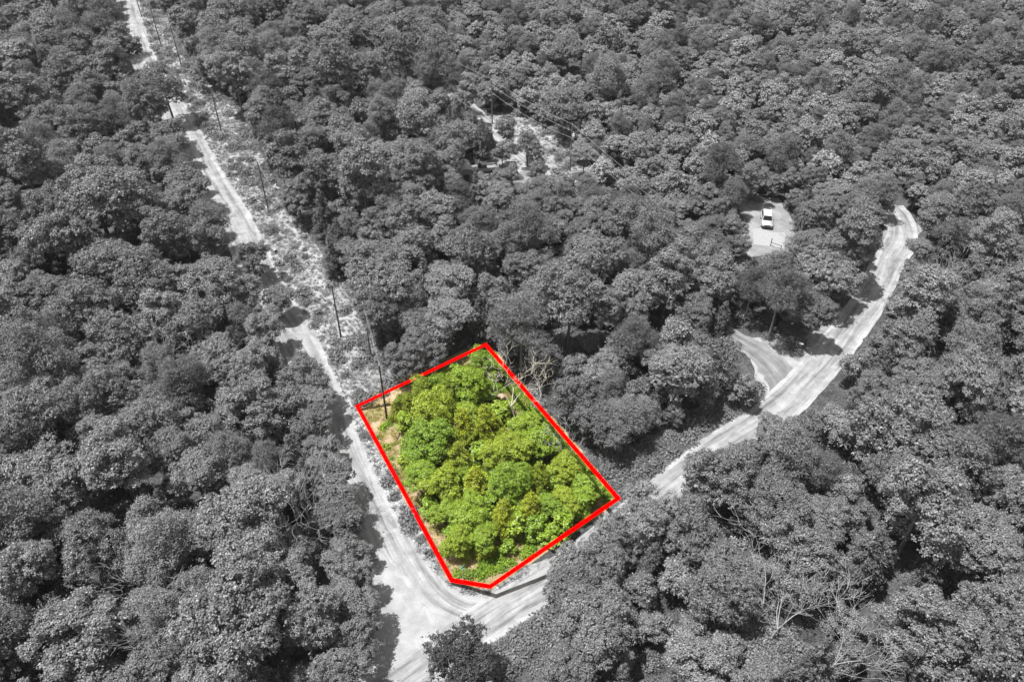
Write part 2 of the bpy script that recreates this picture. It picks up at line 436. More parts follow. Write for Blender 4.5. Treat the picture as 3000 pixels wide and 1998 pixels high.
# ------------------------------------------------------------------ foliage
def unit(a): return a / np.maximum(np.linalg.norm(a, axis=1, keepdims=True), 1e-6)
def leaf_quads(rng, pos, nrm, L, W, ax=None):
    n = len(pos)
    if ax is None: ax = rng.normal(size=(n, 3))
    ax = unit(ax - nrm * np.sum(ax * nrm, 1, keepdims=True)); sd_ = np.cross(nrm, ax)
    l = (L * rng.uniform(0.7, 1.3, n))[:, None]; w = (W * rng.uniform(0.7, 1.3, n))[:, None]
    v = np.empty((n, 4, 3), np.float32)
    v[:, 0] = pos - ax * l * 0.5
    v[:, 1] = pos + sd_ * w * 0.5 + nrm * w * 0.14 + ax * l * 0.05
    v[:, 2] = pos + ax * l * 0.5
    v[:, 3] = pos - sd_ * w * 0.5 + nrm * w * 0.14 + ax * l * 0.05
    return v.reshape(-1, 3), np.arange(n * 4, dtype=np.int32).reshape(n, 4)
def sphere_dirs(rng, n, zmin):
    z = rng.uniform(zmin, 1, n); a = rng.uniform(0, 2 * np.pi, n); r = np.sqrt(np.maximum(0, 1 - z * z))
    return np.stack([r * np.cos(a), r * np.sin(a), z], 1)
def crown_broad(seed, H, R, zb, nc, nt_, nl, L, W, spread=0.2, lump=0.3, flat=0.75, up=0.55, blobs=None):
    rng = np.random.default_rng(seed)
    zc = zb + (H - zb) * 0.42; Rz = H - zc
    # an uneven crown: several limbs each carry a dome of their own height, the clumps sit on the outside of them
    nb = rng.integers(3, 6) if blobs is None else blobs
    BL = [(np.array([rng.normal(0, .08) * R, rng.normal(0, .08) * R, zc + Rz * rng.uniform(.15, .32)]), R * rng.uniform(.50, .62), Rz * rng.uniform(.60, .70))]
    a0 = rng.uniform(0, 6.28)
    for k in range(nb):
        a = a0 + 6.28 * k / nb + rng.normal(0, .35); br = R * rng.uniform(.36, .58); off = min(R - br * .9, R * rng.uniform(.42, .62))
        bz = (H - zb) * rng.uniform(.24, .42); top = zb + (H - zb) * rng.uniform(.55, .98)
        BL.append((np.array([math.cos(a) * off, math.sin(a) * off, max(zb + bz * .6, top - bz)]), br, bz))
    C = []; tries = 0; rad = []
    while len(C) < nc and tries < nc * 80:
        tries += 1
        bi = rng.integers(len(BL)); bc, br, bz = BL[bi]
        d = sphere_dirs(rng, 1, -0.55)[0]
        g = 0.92 + rng.uniform(-0.16, 0.10)
        if rng.random() < 0.12: g *= 0.6
        rc = R * lump * rng.uniform(0.6, 1.3)
        c = bc + d * np.array([br, br, bz]) * g - d * rc * 0.35
        if any(j != bi and (((c - o[0]) / np.array([o[1], o[1], o[2]])) ** 2).sum() < 0.5 for j, o in enumerate(BL)): continue
        if all(np.linalg.norm(c - q) > 0.74 * (rc + r2) for q, r2 in zip(C, rad)) or tries > nc * 60:
            C.append(c); rad.append(rc)
    C = np.array(C); rad = np.array(rad)
    per = np.maximum(6, (nt_ * (rad / rad.mean()) ** 2).astype(int))
    ci = np.repeat(np.arange(len(C)), per)
    td = sphere_dirs(rng, len(ci), -0.15)
    rr = rad[ci][:, None] * rng.uniform(0.72, 1.06, (len(ci), 1))
    spray = rng.random(len(ci)) < 0.07                       # stray sprays break the outline
    rr = np.where(spray[:, None], rr * rng.uniform(1.25, 1.75, (len(ci), 1)), rr)
    tw = C[ci] + td * rr * np.array([1, 1, flat])
    ti = np.repeat(np.arange(len(tw)), nl)
    ld = unit(rng.normal(size=(len(ti), 3)) + td[ti] * 0.6 + np.array([0, 0, 0.35]))
    pos = tw[ti] + ld * (np.abs(rng.normal(0, spread, (len(ti), 1))) + 0.04) * np.array([1, 1, 0.8])
    nrm = unit(td[ti] * 0.45 + ld * 0.55 + np.array([0, 0, up]) + rng.normal(0, 0.42, (len(ti), 3)))
    v, f = leaf_quads(rng, pos.astype(np.float32), nrm, L, W)
    return v, f, C
def crown_cone(seed, H, R, zb, n, L, W, power=0.85):
    rng = np.random.default_rng(seed)
    nb = 150; t = np.sort(rng.uniform(0, 1, nb) ** 1.25); az = rng.uniform(0, 2 * np.pi, nb)
    rl = R * (1 - t) ** power * rng.uniform(0.72, 1.12, nb) + 0.12
    w = rl / rl.sum(); bi = rng.choice(nb, n, p=w)
    s = rng.uniform(0.25, 1, n) ** 0.7
    ax = np.stack([np.cos(az), np.sin(az), np.full(nb, 0.35)], 1)
    base = np.stack([np.zeros(nb), np.zeros(nb), zb + t * (H - zb - 0.3)], 1)
    jit = rng.normal(0, 1, (n, 3)) * (0.07 + 0.13 * s[:, None] * (rl[bi] / R)[:, None] * R / 2)
    pos = base[bi] + ax[bi] * (rl[bi] * s)[:, None] + jit
    nrm = unit(ax[bi] * 0.4 + np.array([0, 0, 0.6]) + rng.normal(0, 0.5, (n, 3)))
    v, f = leaf_quads(rng, pos.astype(np.float32), nrm, L, W, ax[bi] + rng.normal(0, 0.4, (n, 3)))
    C = base + ax * rl[:, None] * 0.6
    return v, f, C[::10]
def trunk_tubes(seed, H, zb, C, r0, limbs=9, top=0.62):
    rnd = random.Random(seed); T = Tubes()
    h = zb + (H - zb) * top
    lx, ly = rnd.uniform(-.5, .5), rnd.uniform(-.5, .5)
    spine = [Vector((lx * (k / 5) ** 2 + rnd.uniform(-.06, .06), ly * (k / 5) ** 2 + rnd.uniform(-.06, .06), h * k / 5 - (0.15 if k == 0 else 0))) for k in range(6)]
    T.add(spine, [r0 * (1.35 if k == 0 else 1 - 0.14 * k) for k in range(6)], 7)
    cc = list(C); rnd.shuffle(cc)
    for c in cc[:limbs]:
        c = Vector(c); zs = min(h * 0.98, max(zb * 0.75, c.z - c.xy.length * 0.8))
        k = zs / h * 5; i = min(4, int(k)); s = spine[i].lerp(spine[i + 1], k - i)
        mid = s.lerp(c, 0.5) + Vector((rnd.uniform(-.3, .3), rnd.uniform(-.3, .3), -0.15))
        rr = r0 * 0.42
        T.add([s, mid, c], [rr, rr * 0.6, rr * 0.2], 5)
    return T
PROTO = {}      # kind -> list of dict(crown mesh, trunk mesh, H, R)
def add_proto(kind, H, R, zb, arrays, leafm, barkm, r0, limbs=9, seed=0, top=0.62):
    v, f, C = arrays
    T = trunk_tubes(seed, H, zb, C, r0, limbs, top)
    cm = npmesh(kind + '_crown', v, f, leafm); tm = T.mesh(kind + '_trunk', barkm)
    tv, tf = T.arrays()
    far = npmesh(kind + '_whole', np.vstack([v, tv]), np.vstack([f, tf + len(v)]), [leafm, barkm])
    far.polygons.foreach_set('material_index', np.concatenate([np.zeros(len(f), np.int32), np.ones(len(tf), np.int32)]))
    PROTO.setdefault(kind, []).append(dict(crown=cm, trunk=tm, far=far, H=H, R=R, zc=zb + (H - zb) * 0.5))
for s in range(9):
    H = 10.2 + (s * 5 % 9) * 0.45; R = 4.1 + 0.22 * (s * 3 % 4); zb_ = 2.6 + 0.3 * (s % 5)
    add_proto('oak', H, R, zb_, crown_broad(10 + s, H, R, zb_, 52 + 6 * (s % 3), 44, 15, 0.19, 0.135, 0.17, 0.19 + 0.025 * (s % 4), 0.72), M['leaf_grey'], M['bark'], 0.26, 10, s)
for s in range(4):
    H = 13.2 + s * 0.3; R = 3.3 + 0.15 * s
    add_proto('tall', H, R, 3.2, crown_broad(40 + s, H, R, 3.2, 50, 44, 15, 0.185, 0.13, 0.17, 0.24, 0.72), M['leaf_grey'], M['bark'], 0.22, 8, 20 + s, 0.75)
for s in range(3):
    H = 10.5 + s; R = 3.6
    add_proto('soft', H, R, 2.6, crown_broad(60 + s, H, R, 2.6, 38, 70, 10, 0.20, 0.095, 0.28, 0.30, 0.95, 0.3), M['leaf_soft'], M['bark'], 0.18, 8, 40 + s, 0.75)
for s in range(3):
    H = 6.6 + s * 0.5; R = 2.2
    add_proto('young', H, R, 1.0, crown_broad(80 + s, H, R, 1.0, 28, 32, 13, 0.21, 0.145, 0.2, 0.28), M['leaf_grey'], M['bark'], 0.10, 6, 60 + s, 0.75)
for s in range(4):
    H = 6.4 + s * 0.5; R = 2.3 + 0.15 * s
    add_proto('scrub', H, R, 1.2, crown_broad(90 + s, H, R, 1.2, 30, 24, 11, 0.27, 0.18, 0.18, 0.28, 0.75), M['leaf_light'], M['bark'], 0.11, 6, 70 + s, 0.75)
for s in range(2):
    H = 9.5 + s; R = 2.0
    add_proto('conifer', H, R, 0.8, crown_cone(100 + s, H, R, 0.8, 9000, 0.30, 0.09, 0.75), M['needle_grey'], M['bark'], 0.15, 4, 80 + s, 0.9)
H = 12; R = 3.7
add_proto('pine', H, R, 4.5, crown_broad(120, H, R, 4.5, 26, 50, 12, 0.40, 0.06, 0.30, 0.34, 0.6, 0.2), M['needle_grey'], M['bark'], 0.22, 9, 99, 0.85)
for s in range(4):
    H = 7.0 + s * 0.4; R = 2.9 + 0.15 * s
    add_proto('lot_oak', H, R, 1.6, crown_broad(140 + s, H, R, 1.6, 42, 38, 14, 0.17, 0.12, 0.16, 0.23, 0.72), M['leaf_green'], M['bark_brown'], 0.15, 8, 110 + s, 0.7)
for s in range(2):
    H = 7.2 + s * 0.4; R = 2.8
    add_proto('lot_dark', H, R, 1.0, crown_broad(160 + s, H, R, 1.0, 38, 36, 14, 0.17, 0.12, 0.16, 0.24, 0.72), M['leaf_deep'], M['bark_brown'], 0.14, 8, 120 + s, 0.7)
for s in range(3):
    H = 6.2 + s * 0.7; R = 1.75 + 0.15 * s
    add_proto('lot_cedar', H, R, 0.4, crown_cone(180 + s, H, R, 0.4, 8000, 0.26, 0.085, 0.7), M['needle_green'], M['bark_brown'], 0.11, 4, 130 + s, 0.9)
for s in range(2):
    add_proto('lot_shrub', 3.2 + s, 1.6, 0.2, crown_broad(200 + s, 3.2 + s, 1.6, 0.2, 16, 18, 11, 0.28, 0.19, 0.16, 0.36), M['leaf_green'], M['bark_brown'], 0.05, 5, 140 + s, 0.7)

def tree(kind, var, x, y, scale, rz, name, label, cat='tree', group=None):
    d = PROTO[kind][var % len(PROTO[kind])]
    t = empty(name, (x, y, 0), label, cat, group, rz); t.scale = (scale * random.uniform(0.88, 1.1), scale * random.uniform(0.88, 1.1), scale * random.uniform(0.9, 1.12))
    link(bpy.data.objects.new('trunk', d['trunk']), t); link(bpy.data.objects.new('crown', d['crown']), t)
    return t
def scatter(name, pts, meshes, label=None):
    """one mass of stuff: pts rows are x,y,z,rot,scale,index"""
    pts = np.array(pts, np.float32)
    src = bpy.data.collections.new(name + '_sources')
    for i, me in enumerate(meshes): src.objects.link(bpy.data.objects.new('%s_source_%03d' % (name, i), me))
    me = bpy.data.meshes.new(name); me.vertices.add(len(pts)); me.vertices.foreach_set('co', pts[:, :3].ravel())
    for nm, k, ty in (('rot', 3, 'FLOAT'), ('scl', 4, 'FLOAT'), ('idx', 5, 'INT')):
        a = me.attributes.new(nm, ty, 'POINT'); a.data.foreach_set('value', pts[:, k].astype(np.int32 if ty == 'INT' else np.float32))
    o = link(bpy.data.objects.new(name, me)); tag(o, label, None, None, 'stuff')
    ng = bpy.data.node_groups.new(name, 'GeometryNodeTree')
    ng.interface.new_socket('Geometry', in_out='INPUT', socket_type='NodeSocketGeometry')
    ng.interface.new_socket('Geometry', in_out='OUTPUT', socket_type='NodeSocketGeometry')
    N = ng.nodes.new; Lk = ng.links.new
    gi, go = N('NodeGroupInput'), N('NodeGroupOutput'); ip = N('GeometryNodeInstanceOnPoints'); ci = N('GeometryNodeCollectionInfo')
    ci.inputs['Collection'].default_value = src; ci.inputs['Separate Children'].default_value = True; ci.inputs['Reset Children'].default_value = True
    def attr(nm, ty):
        a = N('GeometryNodeInputNamedAttribute'); a.data_type = ty; a.inputs['Name'].default_value = nm
        return next(s for s in a.outputs if s.enabled and s.name == 'Attribute')
    cx_ = N('ShaderNodeCombineXYZ'); Lk(attr('rot', 'FLOAT'), cx_.inputs[2])
    er = N('FunctionNodeEulerToRotation'); Lk(cx_.outputs[0], er.inputs[0])
    Lk(gi.outputs[0], ip.inputs['Points']); Lk(ci.outputs[0], ip.inputs['Instance']); ip.inputs['Pick Instance'].default_value = True
    Lk(attr('idx', 'INT'), ip.inputs['Instance Index']); Lk(er.outputs[0], ip.inputs['Rotation']); Lk(attr('scl', 'FLOAT'), ip.inputs['Scale'])
    Lk(ip.outputs[0], go.inputs[0])
    md = o.modifiers.new('scatter', 'NODES'); md.node_group = ng
    return o

# ------------------------------------------------------------------ where the wood leaves the ground open (as the survey picture shows it)
OPEN = [
    [(305, -30), (322, 60), (345, 108), (420, 200), (440, 225), (412, 240), (455, 285), (430, 300), (455, 335), (492, 385), (478, 450), (498, 488), (545, 518), (600, 515), (622, 600), (618, 650), (652, 680), (690, 700), (668, 730), (680, 800), (762, 870), (785, 980), (820, 1080), (840, 1170), (862, 1290), (880, 1340), (925, 1400), (890, 1500), (860, 1568), (960, 1568), (1000, 1500), (1060, 1480), (1120, 1480), (1180, 1440), (1280, 1370), (1265, 1285), (1420, 1148), (1400, 1120), (1115, 795), (900, 880), (885, 850), (850, 790), (800, 720), (765, 650), (735, 590), (690, 510), (645, 470), (625, 400), (590, 330), (555, 270), (500, 215), (440, 165), (405, 85), (365, 20), (345, -30)],
    [(1435, 1100), (1480, 1060), (1540, 1010), (1640, 985), (1750, 925), (1745, 870), (1725, 800), (1740, 785), (1790, 818), (1845, 830), (1890, 780), (1915, 735), (1960, 690), (1990, 640), (1995, 605), (2030, 560), (2045, 490), (2060, 478), (2100, 545), (2065, 590), (2042, 640), (2020, 700), (1998, 760), (1955, 800), (1930, 850), (1880, 900), (1845, 950), (1785, 930), (1730, 960), (1670, 1000), (1600, 1040), (1585, 1110), (1530, 1120), (1480, 1130)],
    [(1115, 268), (1190, 262), (1250, 290), (1310, 315), (1315, 345), (1280, 388), (1200, 388), (1130, 395), (1075, 408), (1060, 392), (1110, 375), (1150, 335)],
    [(1722, 462), (1812, 462), (1830, 525), (1818, 585), (1765, 590), (1722, 570)],
    [(1185, 1440), (1292, 1378), (1262, 1440), (1235, 1500), (1225, 1568), (1180, 1568), (1170, 1500)],
    [(-20, 300), (60, 288), (62, 304), (0, 322), (-20, 325)],
]
SUNNY = [(1440, 1105), (1500, 1045), (1620, 978), (1700, 950), (1720, 985), (1600, 1085), (1540, 1120)]
SPUR = [(1670, 760), (1740, 750), (1800, 790), (1870, 800), (1900, 860), (1800, 960), (1700, 930)]
KEEP = [(1765, 480), (1770, 505), (1750, 525), (1800, 560), (1770, 570), (2070, 500), (2085, 540), (1800, 830), (1850, 850), (1700, 985), (10, 310), (30, 303), (50, 296), (1760, 500), (1780, 520), (1750, 545), (1775, 555), (1795, 540), (1735, 800), (1760, 835), (1790, 850), (1760, 880), (1820, 860)]
NOBASE = [[tuple(at(*p)[:2]) for p in OPEN[0]], [tuple(p[:2]) for p in lotg]]
LOT2 = [(p[0] / K, p[1] / K) for p in LOT3]
LOTX = [(cx / K + (p[0] - cx / K) * 1.05, cy / K + (p[1] - cy / K) * 1.045) for p in LOT2]
def outline(x, y, H, R, zc, n=20, tol=1.0):
    rv = H - zc; out = []
    for k in range(n):
        a = 2 * math.pi * k / n
        out.append(proj(Vector((x + math.cos(a) * R * tol, y + math.sin(a) * 0.55 * 0.5 * (R + rv) * tol, zc + math.sin(a) * 0.6 * 0.5 * (R + rv) * tol))))
    return out
def blocks(x, y, H, R, zc, tol=0.86):
    c = Vector((x, y, zc)); pts = []
    rv = (H - zc)
    for k in range(12):
        a = 2 * math.pi * k / 12
        # outline of the crown ellipsoid as seen from above and in front
        p = c + Vector((math.cos(a) * R, 0, 0)) * tol + (Vector((0, 0.55, 0.6)) * (0.5 * (R + rv)) * math.sin(a)) * tol
        pts.append(proj(p))
    pts.append(proj(c)); pts.append(proj(Vector((x, y, 0.2))))
    if any(inpoly(q[0], q[1], LOTX) for q in outline(x, y, H, R, zc)): return True
    for poly in OPEN:
        for q in pts:
            if inpoly(q[0], q[1], poly): return True
    su, sv = proj(Vector((x + zc * 0.33, y, 0)))
    if inpoly(su, sv, SPUR): return True
    for k in (-.7, 0, .8):
        su, sv = proj(Vector((x + zc * 0.33 + R * k, y, 0)))
        if inpoly(su, sv, SUNNY): return True
    o_ = outline(x, y, H, R, zc, 12)
    for q in KEEP:
        if abs(q[0] - o_[0][0]) < 300 and inpoly(q[0], q[1], o_): return True
    return False
def blocks_shadow(x, y): return False
placed = []     # x,y,R,H,kind,var,scale,rz
def free(x, y, R, k):
    for q in placed:
        dd = k * (R + q[2])
        if (q[0] - x) ** 2 + (q[1] - y) ** 2 < dd * dd: return False
    return True
def put(kind, px, py, var=0, scale=1.0, zf=0.62):
    d = PROTO[kind][var % len(PROTO[kind])]
    p = at(px, py, d['H'] * scale * zf)
    c = at3(cx, cy)
    for _ in range(60):     # a grey tree stays clear of the outlined lot
        if not any(inpoly(q[0], q[1], LOTX) for q in outline(p.x, p.y, d['H'] * scale, d['R'] * scale, d['zc'] * scale)): break
        p = p + (Vector((p.x - c.x, p.y - c.y, 0))).normalized() * 0.25
    placed.append((p.x, p.y, d['R'] * scale, d['H'] * scale, kind, var, scale, random.uniform(0, 6.28)))
# trees that carry the outline of the roads, set by hand: crown centre in the picture
put('oak', 1078, 1520, 6, 0.82)           # dark tree alone before the junction
put('oak', 1325, 1310, 2, .66); put('oak', 1388, 1262, 6, .72); put('oak', 1442, 1222, 0, .72); put('oak', 1492, 1190, 5, .75); put('oak', 1350, 1355, 1, 0.8); put('oak', 1385, 1415, 4, 0.85); put('oak', 1352, 1460, 3, 0.75)
put('oak', 576, 590, 0, .66); put('oak', 612, 745, 5, .66); put('oak', 375, 195, 3, 1.05); put('tall', 345, 250, 1, 1.0); put('oak', 640, 690, 2, .5)
put('oak', 696, 860, 1, .64); put('oak', 718, 975, 6, .62); put('oak', 756, 1085, 3, .62); put('oak', 778, 1200, 2, .60)
put('oak', 800, 1325, 4, .62); put('oak', 816, 1455, 0, .66); put('oak', 788, 1550, 7, .62); put('oak', 733, 920, 8, .5); put('oak', 743, 1030, 4, .5); put('oak', 778, 1140, 7, .5); put('oak', 803, 1260, 1, .5); put('oak', 823, 1390, 3, .5)
put('oak', 435, 420, 2, 0.85); put('oak', 420, 470, 4, 0.8)
put('oak', 1300, 228, 3, 0.92, 0.75); put('oak', 1213, 318, 1, 0.66, 0.72); put('young', 1165, 300, 2, .9, .6); put('conifer', 1108, 325, 0, 0.9, 0.5)
put('young', 1155, 345, 1, 0.85, 0.6); put('young', 1235, 405, 0, 0.9, 0.5)
put('pine', 1790, 690, 0, 0.95); put('pine', 1728, 668, 0, 0.75); put('oak', 1890, 640, 2, 0.9); put('oak', 1872, 588, 5, 0.85)
put('oak', 1640, 815, 6, 0.9); put('oak', 1555, 862, 3, 0.85); put('oak', 1812, 700, 0, 0.6); put('conifer', 1530, 890, 1, 0.8, 0.5)
put('oak', 1660, 1095, 5, 0.8); put('oak', 1775, 1000, 4, 0.62); put('oak', 1570, 1205, 1, 0.8)
put('soft', 1395, 170, 1, 1.25); put('oak', 1328, 915, 0, 0.9); put('oak', 1352, 958, 2, 0.7)
put('oak', 970, 805, 4, 0.75); put('oak', 935, 830, 5, 0.55); put('oak', 875, 660, 2, 1.0); put('tall', 860, 720, 1, 0.85)
HAND = len(placed)
DEADPX = [(685, 1135, 12), (288, 1320, 11.5), (2222, 625, 12.5), (1768, 1335, 12.5), (1940, 1490, 12.5), (1800, 1425, 10.5), (1335, 1020, 7), (1248, 866, 6)]
for px, py, H in DEADPX:      # room for the bare trees
    p = at(px, py, H * 0.68); placed.append((p.x, p.y, 1.9, 1.0, None, 0, 1, 0))
rr = random.Random(11)
tries = 0
def ok_spot(x, y, margin): 
    if near_road(x, y, margin): return False
    for g in NOBASE[1:]:
        if inpoly(x, y, g): return False
    return True
for rnd_i, (N, k) in enumerate(((9000, 0.76), (9000, 0.66), (8000, 0.55))):
    for _ in range(N):
        y = 22 + (262 - 22) * rr.random() ** 0.75
        hwid = 0.66 * (y * CT + CAM_H * ST) + 14
        x = rr.uniform(-hwid, hwid)
        u = rr.random()
        kind = 'oak' if u < 0.54 else 'tall' if u < 0.70 else 'soft' if u < 0.83 else 'conifer' if u < 0.88 else 'pine' if u < 0.93 else 'young'
        if rnd_i == 2: kind = 'young' if u < 0.6 else 'conifer' if u < 0.75 else 'oak'
        if y > 118 and x > -6 + (160 - y) * 0.35 and rr.random() < 0.72: kind = 'scrub' if rr.random() < 0.85 else 'soft'
        var = rr.randrange(9); d = PROTO[kind][var % len(PROTO[kind])]
        s = rr.uniform(0.66, 1.32) if rnd_i < 1 else rr.uniform(0.6, 1.0)
        if y > 105 and x > -10 + (150 - y) * 0.2: s *= 0.92 if kind == 'scrub' else 0.72
        R, H = d['R'] * s, d['H'] * s
        if not free(x, y, R, k): continue
        if not ok_spot(x, y, 0.6): continue
        if blocks(x, y, H, R, d['zc'] * s): continue
        placed.append((x, y, R, H, kind, var, s, rr.uniform(0, 6.28)))
placed = [t for t in placed if t[4]]
print('trees placed', len(placed))

# ------------------------------------------------------------------ trees: the nearest 300 one by one, the rest as one far wood
def size_px(t):
    depth = t[1] * CT + (CAM_H - t[3] * 0.6) * ST
    u, v = proj((t[0], t[1], t[3] * 0.62))
    inside = -40 < u < 2394 and -40 < v < 1640
    return (t[2] / depth) if inside else 0
order = sorted(range(len(placed)), key=lambda i: -(size_px(placed[i]) + (10 if i < HAND else 0)))
LOOK = {'oak': ('Broad lumpy grey oak', 'oak_tree'), 'tall': ('Tall oval hardwood', 'hardwood_tree'), 'soft': ('Feathery pale grey tree', 'feathery_tree'),
        'young': ('Small young grey tree', 'young_tree'), 'scrub': ('Small pale bushy tree', 'bushy_tree'), 'conifer': ('Pointed grey conifer', 'conifer_tree'), 'pine': ('Fuzzy grey pine', 'pine_tree')}
def wood_name(x, y):
    # which wood the tree stands in
    u, v = proj((x, y, 0))
    lx = np.interp(v, [p[1] for p in edge], [p[0] for p in edge])
    if u < lx and v < 1400: return 'left of the straight gravel road', 'trees left of the straight gravel road'
    i = [(p[0], p[1]) for p in LOW][1:14]
    if inpoly(u, v, i + [(2400, 400), (2400, 1700), (900, 1700)]): return 'below the curving gravel lane', 'trees below the curving gravel lane'
    if v >= 1400: return 'left of the road junction', 'trees left of the road junction'
    return 'between the two gravel roads', 'trees between the two gravel roads'
MARKS = [('the lower left photo corner', 0, 1568), ('the upper left photo corner', 0, 0), ('the upper right photo corner', 2354, 0), ('the lower right photo corner', 2354, 1568),
    ('the left photo edge middle', 0, 784), ('the right photo edge middle', 2354, 784), ('the forked dead tree', 685, 1135), ('the thin dead tree at lower left', 288, 1320),
    ('the largest dead tree', 1768, 1335), ('the fan shaped dead tree', 2222, 625), ('the dead tree at the bottom edge', 1940, 1490), ('the road junction', 1000, 1430), ('the bend in the lane', 2080, 520),
    ('the side road mouth', 1800, 860), ('the white car', 1765, 520), ('the round roofed shed', 1070, 395), ('the transformer pole', 1310, 330), ('the top corner of the red outline', 1117, 793),
    ('the right corner of the red outline', 1420, 1145), ('the left corner of the red outline', 822, 933), ('the second verge pole', 775, 700), ('the wide road pole', 600, 430), ('the tall pole by the tree shadow', 497, 250), ('the dead branches in the left wood', 350, 845)]
DIRS = ['right of', 'above right of', 'above', 'above left of', 'left of', 'below left of', 'below', 'below right of']
ORD = ['Nearest', 'Second nearest', 'Third nearest', 'Fourth nearest', 'Fifth nearest', 'Sixth nearest', 'Seventh nearest', 'Eighth nearest', 'Ninth nearest', 'Tenth nearest', 'Eleventh nearest', 'Twelfth nearest', 'Thirteenth nearest', 'Fourteenth nearest']
rest = []; bins = {}; singles = []
for rank, i in enumerate(order):
    t = placed[i]
    if rank >= 300 or size_px(t) == 0: rest.append(t); continue
    u, v = proj((t[0], t[1], t[3] * 0.62))
    mk = min(range(len(MARKS)), key=lambda k: math.hypot(MARKS[k][1] - u, MARKS[k][2] - v))
    dr_ = int(round(math.atan2(MARKS[mk][2] - v, u - MARKS[mk][1]) / (math.pi / 4))) % 8
    bins.setdefault((t[4], mk, dr_), []).append((math.hypot(MARKS[mk][1] - u, MARKS[mk][2] - v), i)); singles.append(i)
LAB = {}
for (kd, mk, dr_), L in bins.items():
    for k, (_, i) in enumerate(sorted(L)):
        LAB[i] = '%s %s %s %s' % (ORD[k], LOOK[kd][0].lower(), DIRS[dr_], MARKS[mk][0])
LAB[0] = 'Dark leafy tree standing alone at the bottom edge in front of the road junction'
for i in singles:
    t = placed[i]; w, g = wood_name(t[0], t[1])
    tr_ = tree(t[4], t[5], t[0], t[1], t[6], t[7], LOOK[t[4]][1], LAB[i], 'tree', g)
    if i == 0:
        c_ = next(c for c in tr_.children if c.name.startswith('crown')); c_.material_slots[0].link = 'OBJECT'; c_.material_slots[0].material = M['leaf_dark']
KI = list(LOOK); meshes = []; start = {}
for k in KI:
    start[k] = len(meshes); meshes += [d['far'] for d in PROTO[k]]
scatter('far_forest', [(t[0], t[1], 0, t[7], t[6], start[t[4]] + t[5] % len(PROTO[t[4]])) for t in rest], meshes, 'grey closed canopy of the distant wood reaching the top of the photo')

# lot trees, by hand: crown centre in 3000 px picture, kind, variant, scale, label
LOTT = [
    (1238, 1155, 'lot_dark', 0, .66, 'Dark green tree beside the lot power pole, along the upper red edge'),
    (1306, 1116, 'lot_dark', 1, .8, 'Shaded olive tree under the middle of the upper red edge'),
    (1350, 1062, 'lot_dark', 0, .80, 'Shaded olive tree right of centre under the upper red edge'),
    (1412, 1052, 'lot_oak', 1, .70, 'Light green tree tucked into the topmost corner of the red outline'),
    (1378, 1135, 'lot_oak', 0, .95, 'Bright green tree left of the bleached dead tree, below the upper corner'),
    (1450, 1072, 'lot_oak', 2, .5, 'Small bright tree above the bleached dead tree along the right red edge'),
    (1262, 1215, 'lot_oak', 3, 1.0, 'Large light green oak just right of the power pole in the lot'),
    (1250, 1305, 'lot_oak', 1, .95, 'Large light green oak along the bare verge, below the one beside the pole'),
    (1355, 1245, 'lot_cedar', 1, 1.0, 'Olive cedar right of the large oak beside the power pole'),
    (1420, 1240, 'lot_cedar', 2, .85, 'Olive cedar directly below the bleached dead tree'),
    (1475, 1280, 'lot_cedar', 0, .85, 'Olive cedar between the dead tree and the right hand oak'),
    (1555, 1258, 'lot_oak', 0, .9, 'Bright oak against the right red edge, below the dead tree'),
    (1600, 1300, 'lot_oak', 2, .80, 'Yellow green oak midway down the right red edge'),
    (1515, 1320, 'lot_oak', 3, .72, 'Small green oak in the middle right of the lot'),
    (1345, 1335, 'lot_cedar', 2, 1.0, 'Yellowish cedar at the very centre left of the lot'),
    (1455, 1335, 'lot_oak', 1, .75, 'Rounded bright oak near the centre of the lot'),
    (1235, 1395, 'lot_oak', 2, .78, 'Green oak leaning toward the left red edge, midway down'),
    (1300, 1420, 'lot_oak', 0, .82, 'Green oak one row in from the left red edge'),
    (1395, 1405, 'lot_cedar', 1, .9, 'Pointed yellow green cedar left of the flat topped oak'),
    (1485, 1412, 'lot_oak', 3, .78, 'Flat topped bright oak over a dark shadow in the lower middle'),
    (1580, 1400, 'lot_cedar', 0, .95, 'Dull olive cedar right of the flat topped oak'),
    (1655, 1375, 'lot_oak', 1, .70, 'Green oak low on the right red edge above the right corner'),
    (1722, 1432, 'lot_oak', 0, .72, 'Bright oak nearest the right hand corner of the red outline'),
    (1655, 1465, 'lot_oak', 2, .62, 'Low leafy oak left of the right hand corner'),
    (1370, 1505, 'lot_oak', 3, .75, 'Bright rounded oak in the lower left of the lot'),
    (1475, 1500, 'lot_cedar', 2, .85, 'Grey green cedar in the lower middle of the lot'),
    (1555, 1480, 'lot_cedar', 1, .85, 'Yellow green cedar above the bare patch near the lower right edge'),
    (1300, 1500, 'lot_oak', 1, .55, 'Small oak by the sandy strip along the lower left red edge'),
    (1340, 1590, 'lot_oak', 0, .62, 'Yellowish tree nearest the bottom corner of the lot'),
    (1420, 1580, 'lot_cedar', 0, .72, 'Dark cedar just behind the grassy front bank'),
    (1660, 1530, 'lot_shrub', 1, .95, 'Leafy shrub against the lower right red edge'),
    (1607, 1572, 'lot_shrub', 0, .80, 'Round light green shrub at the lower right red edge beside the bare patch'),
    (1488, 1598, 'lot_shrub', 1, .55, 'Thin stemmed sapling on the front bank of the lot'),
    (1735, 1500, 'lot_shrub', 0, .85, 'Low shrub close under the right hand corner of the red outline'),
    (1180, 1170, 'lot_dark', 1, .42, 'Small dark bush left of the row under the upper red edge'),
    (1690, 1400, 'lot_cedar', 1, .7, 'Small cedar on the right red edge just above the right corner'),
]
random.seed(5)
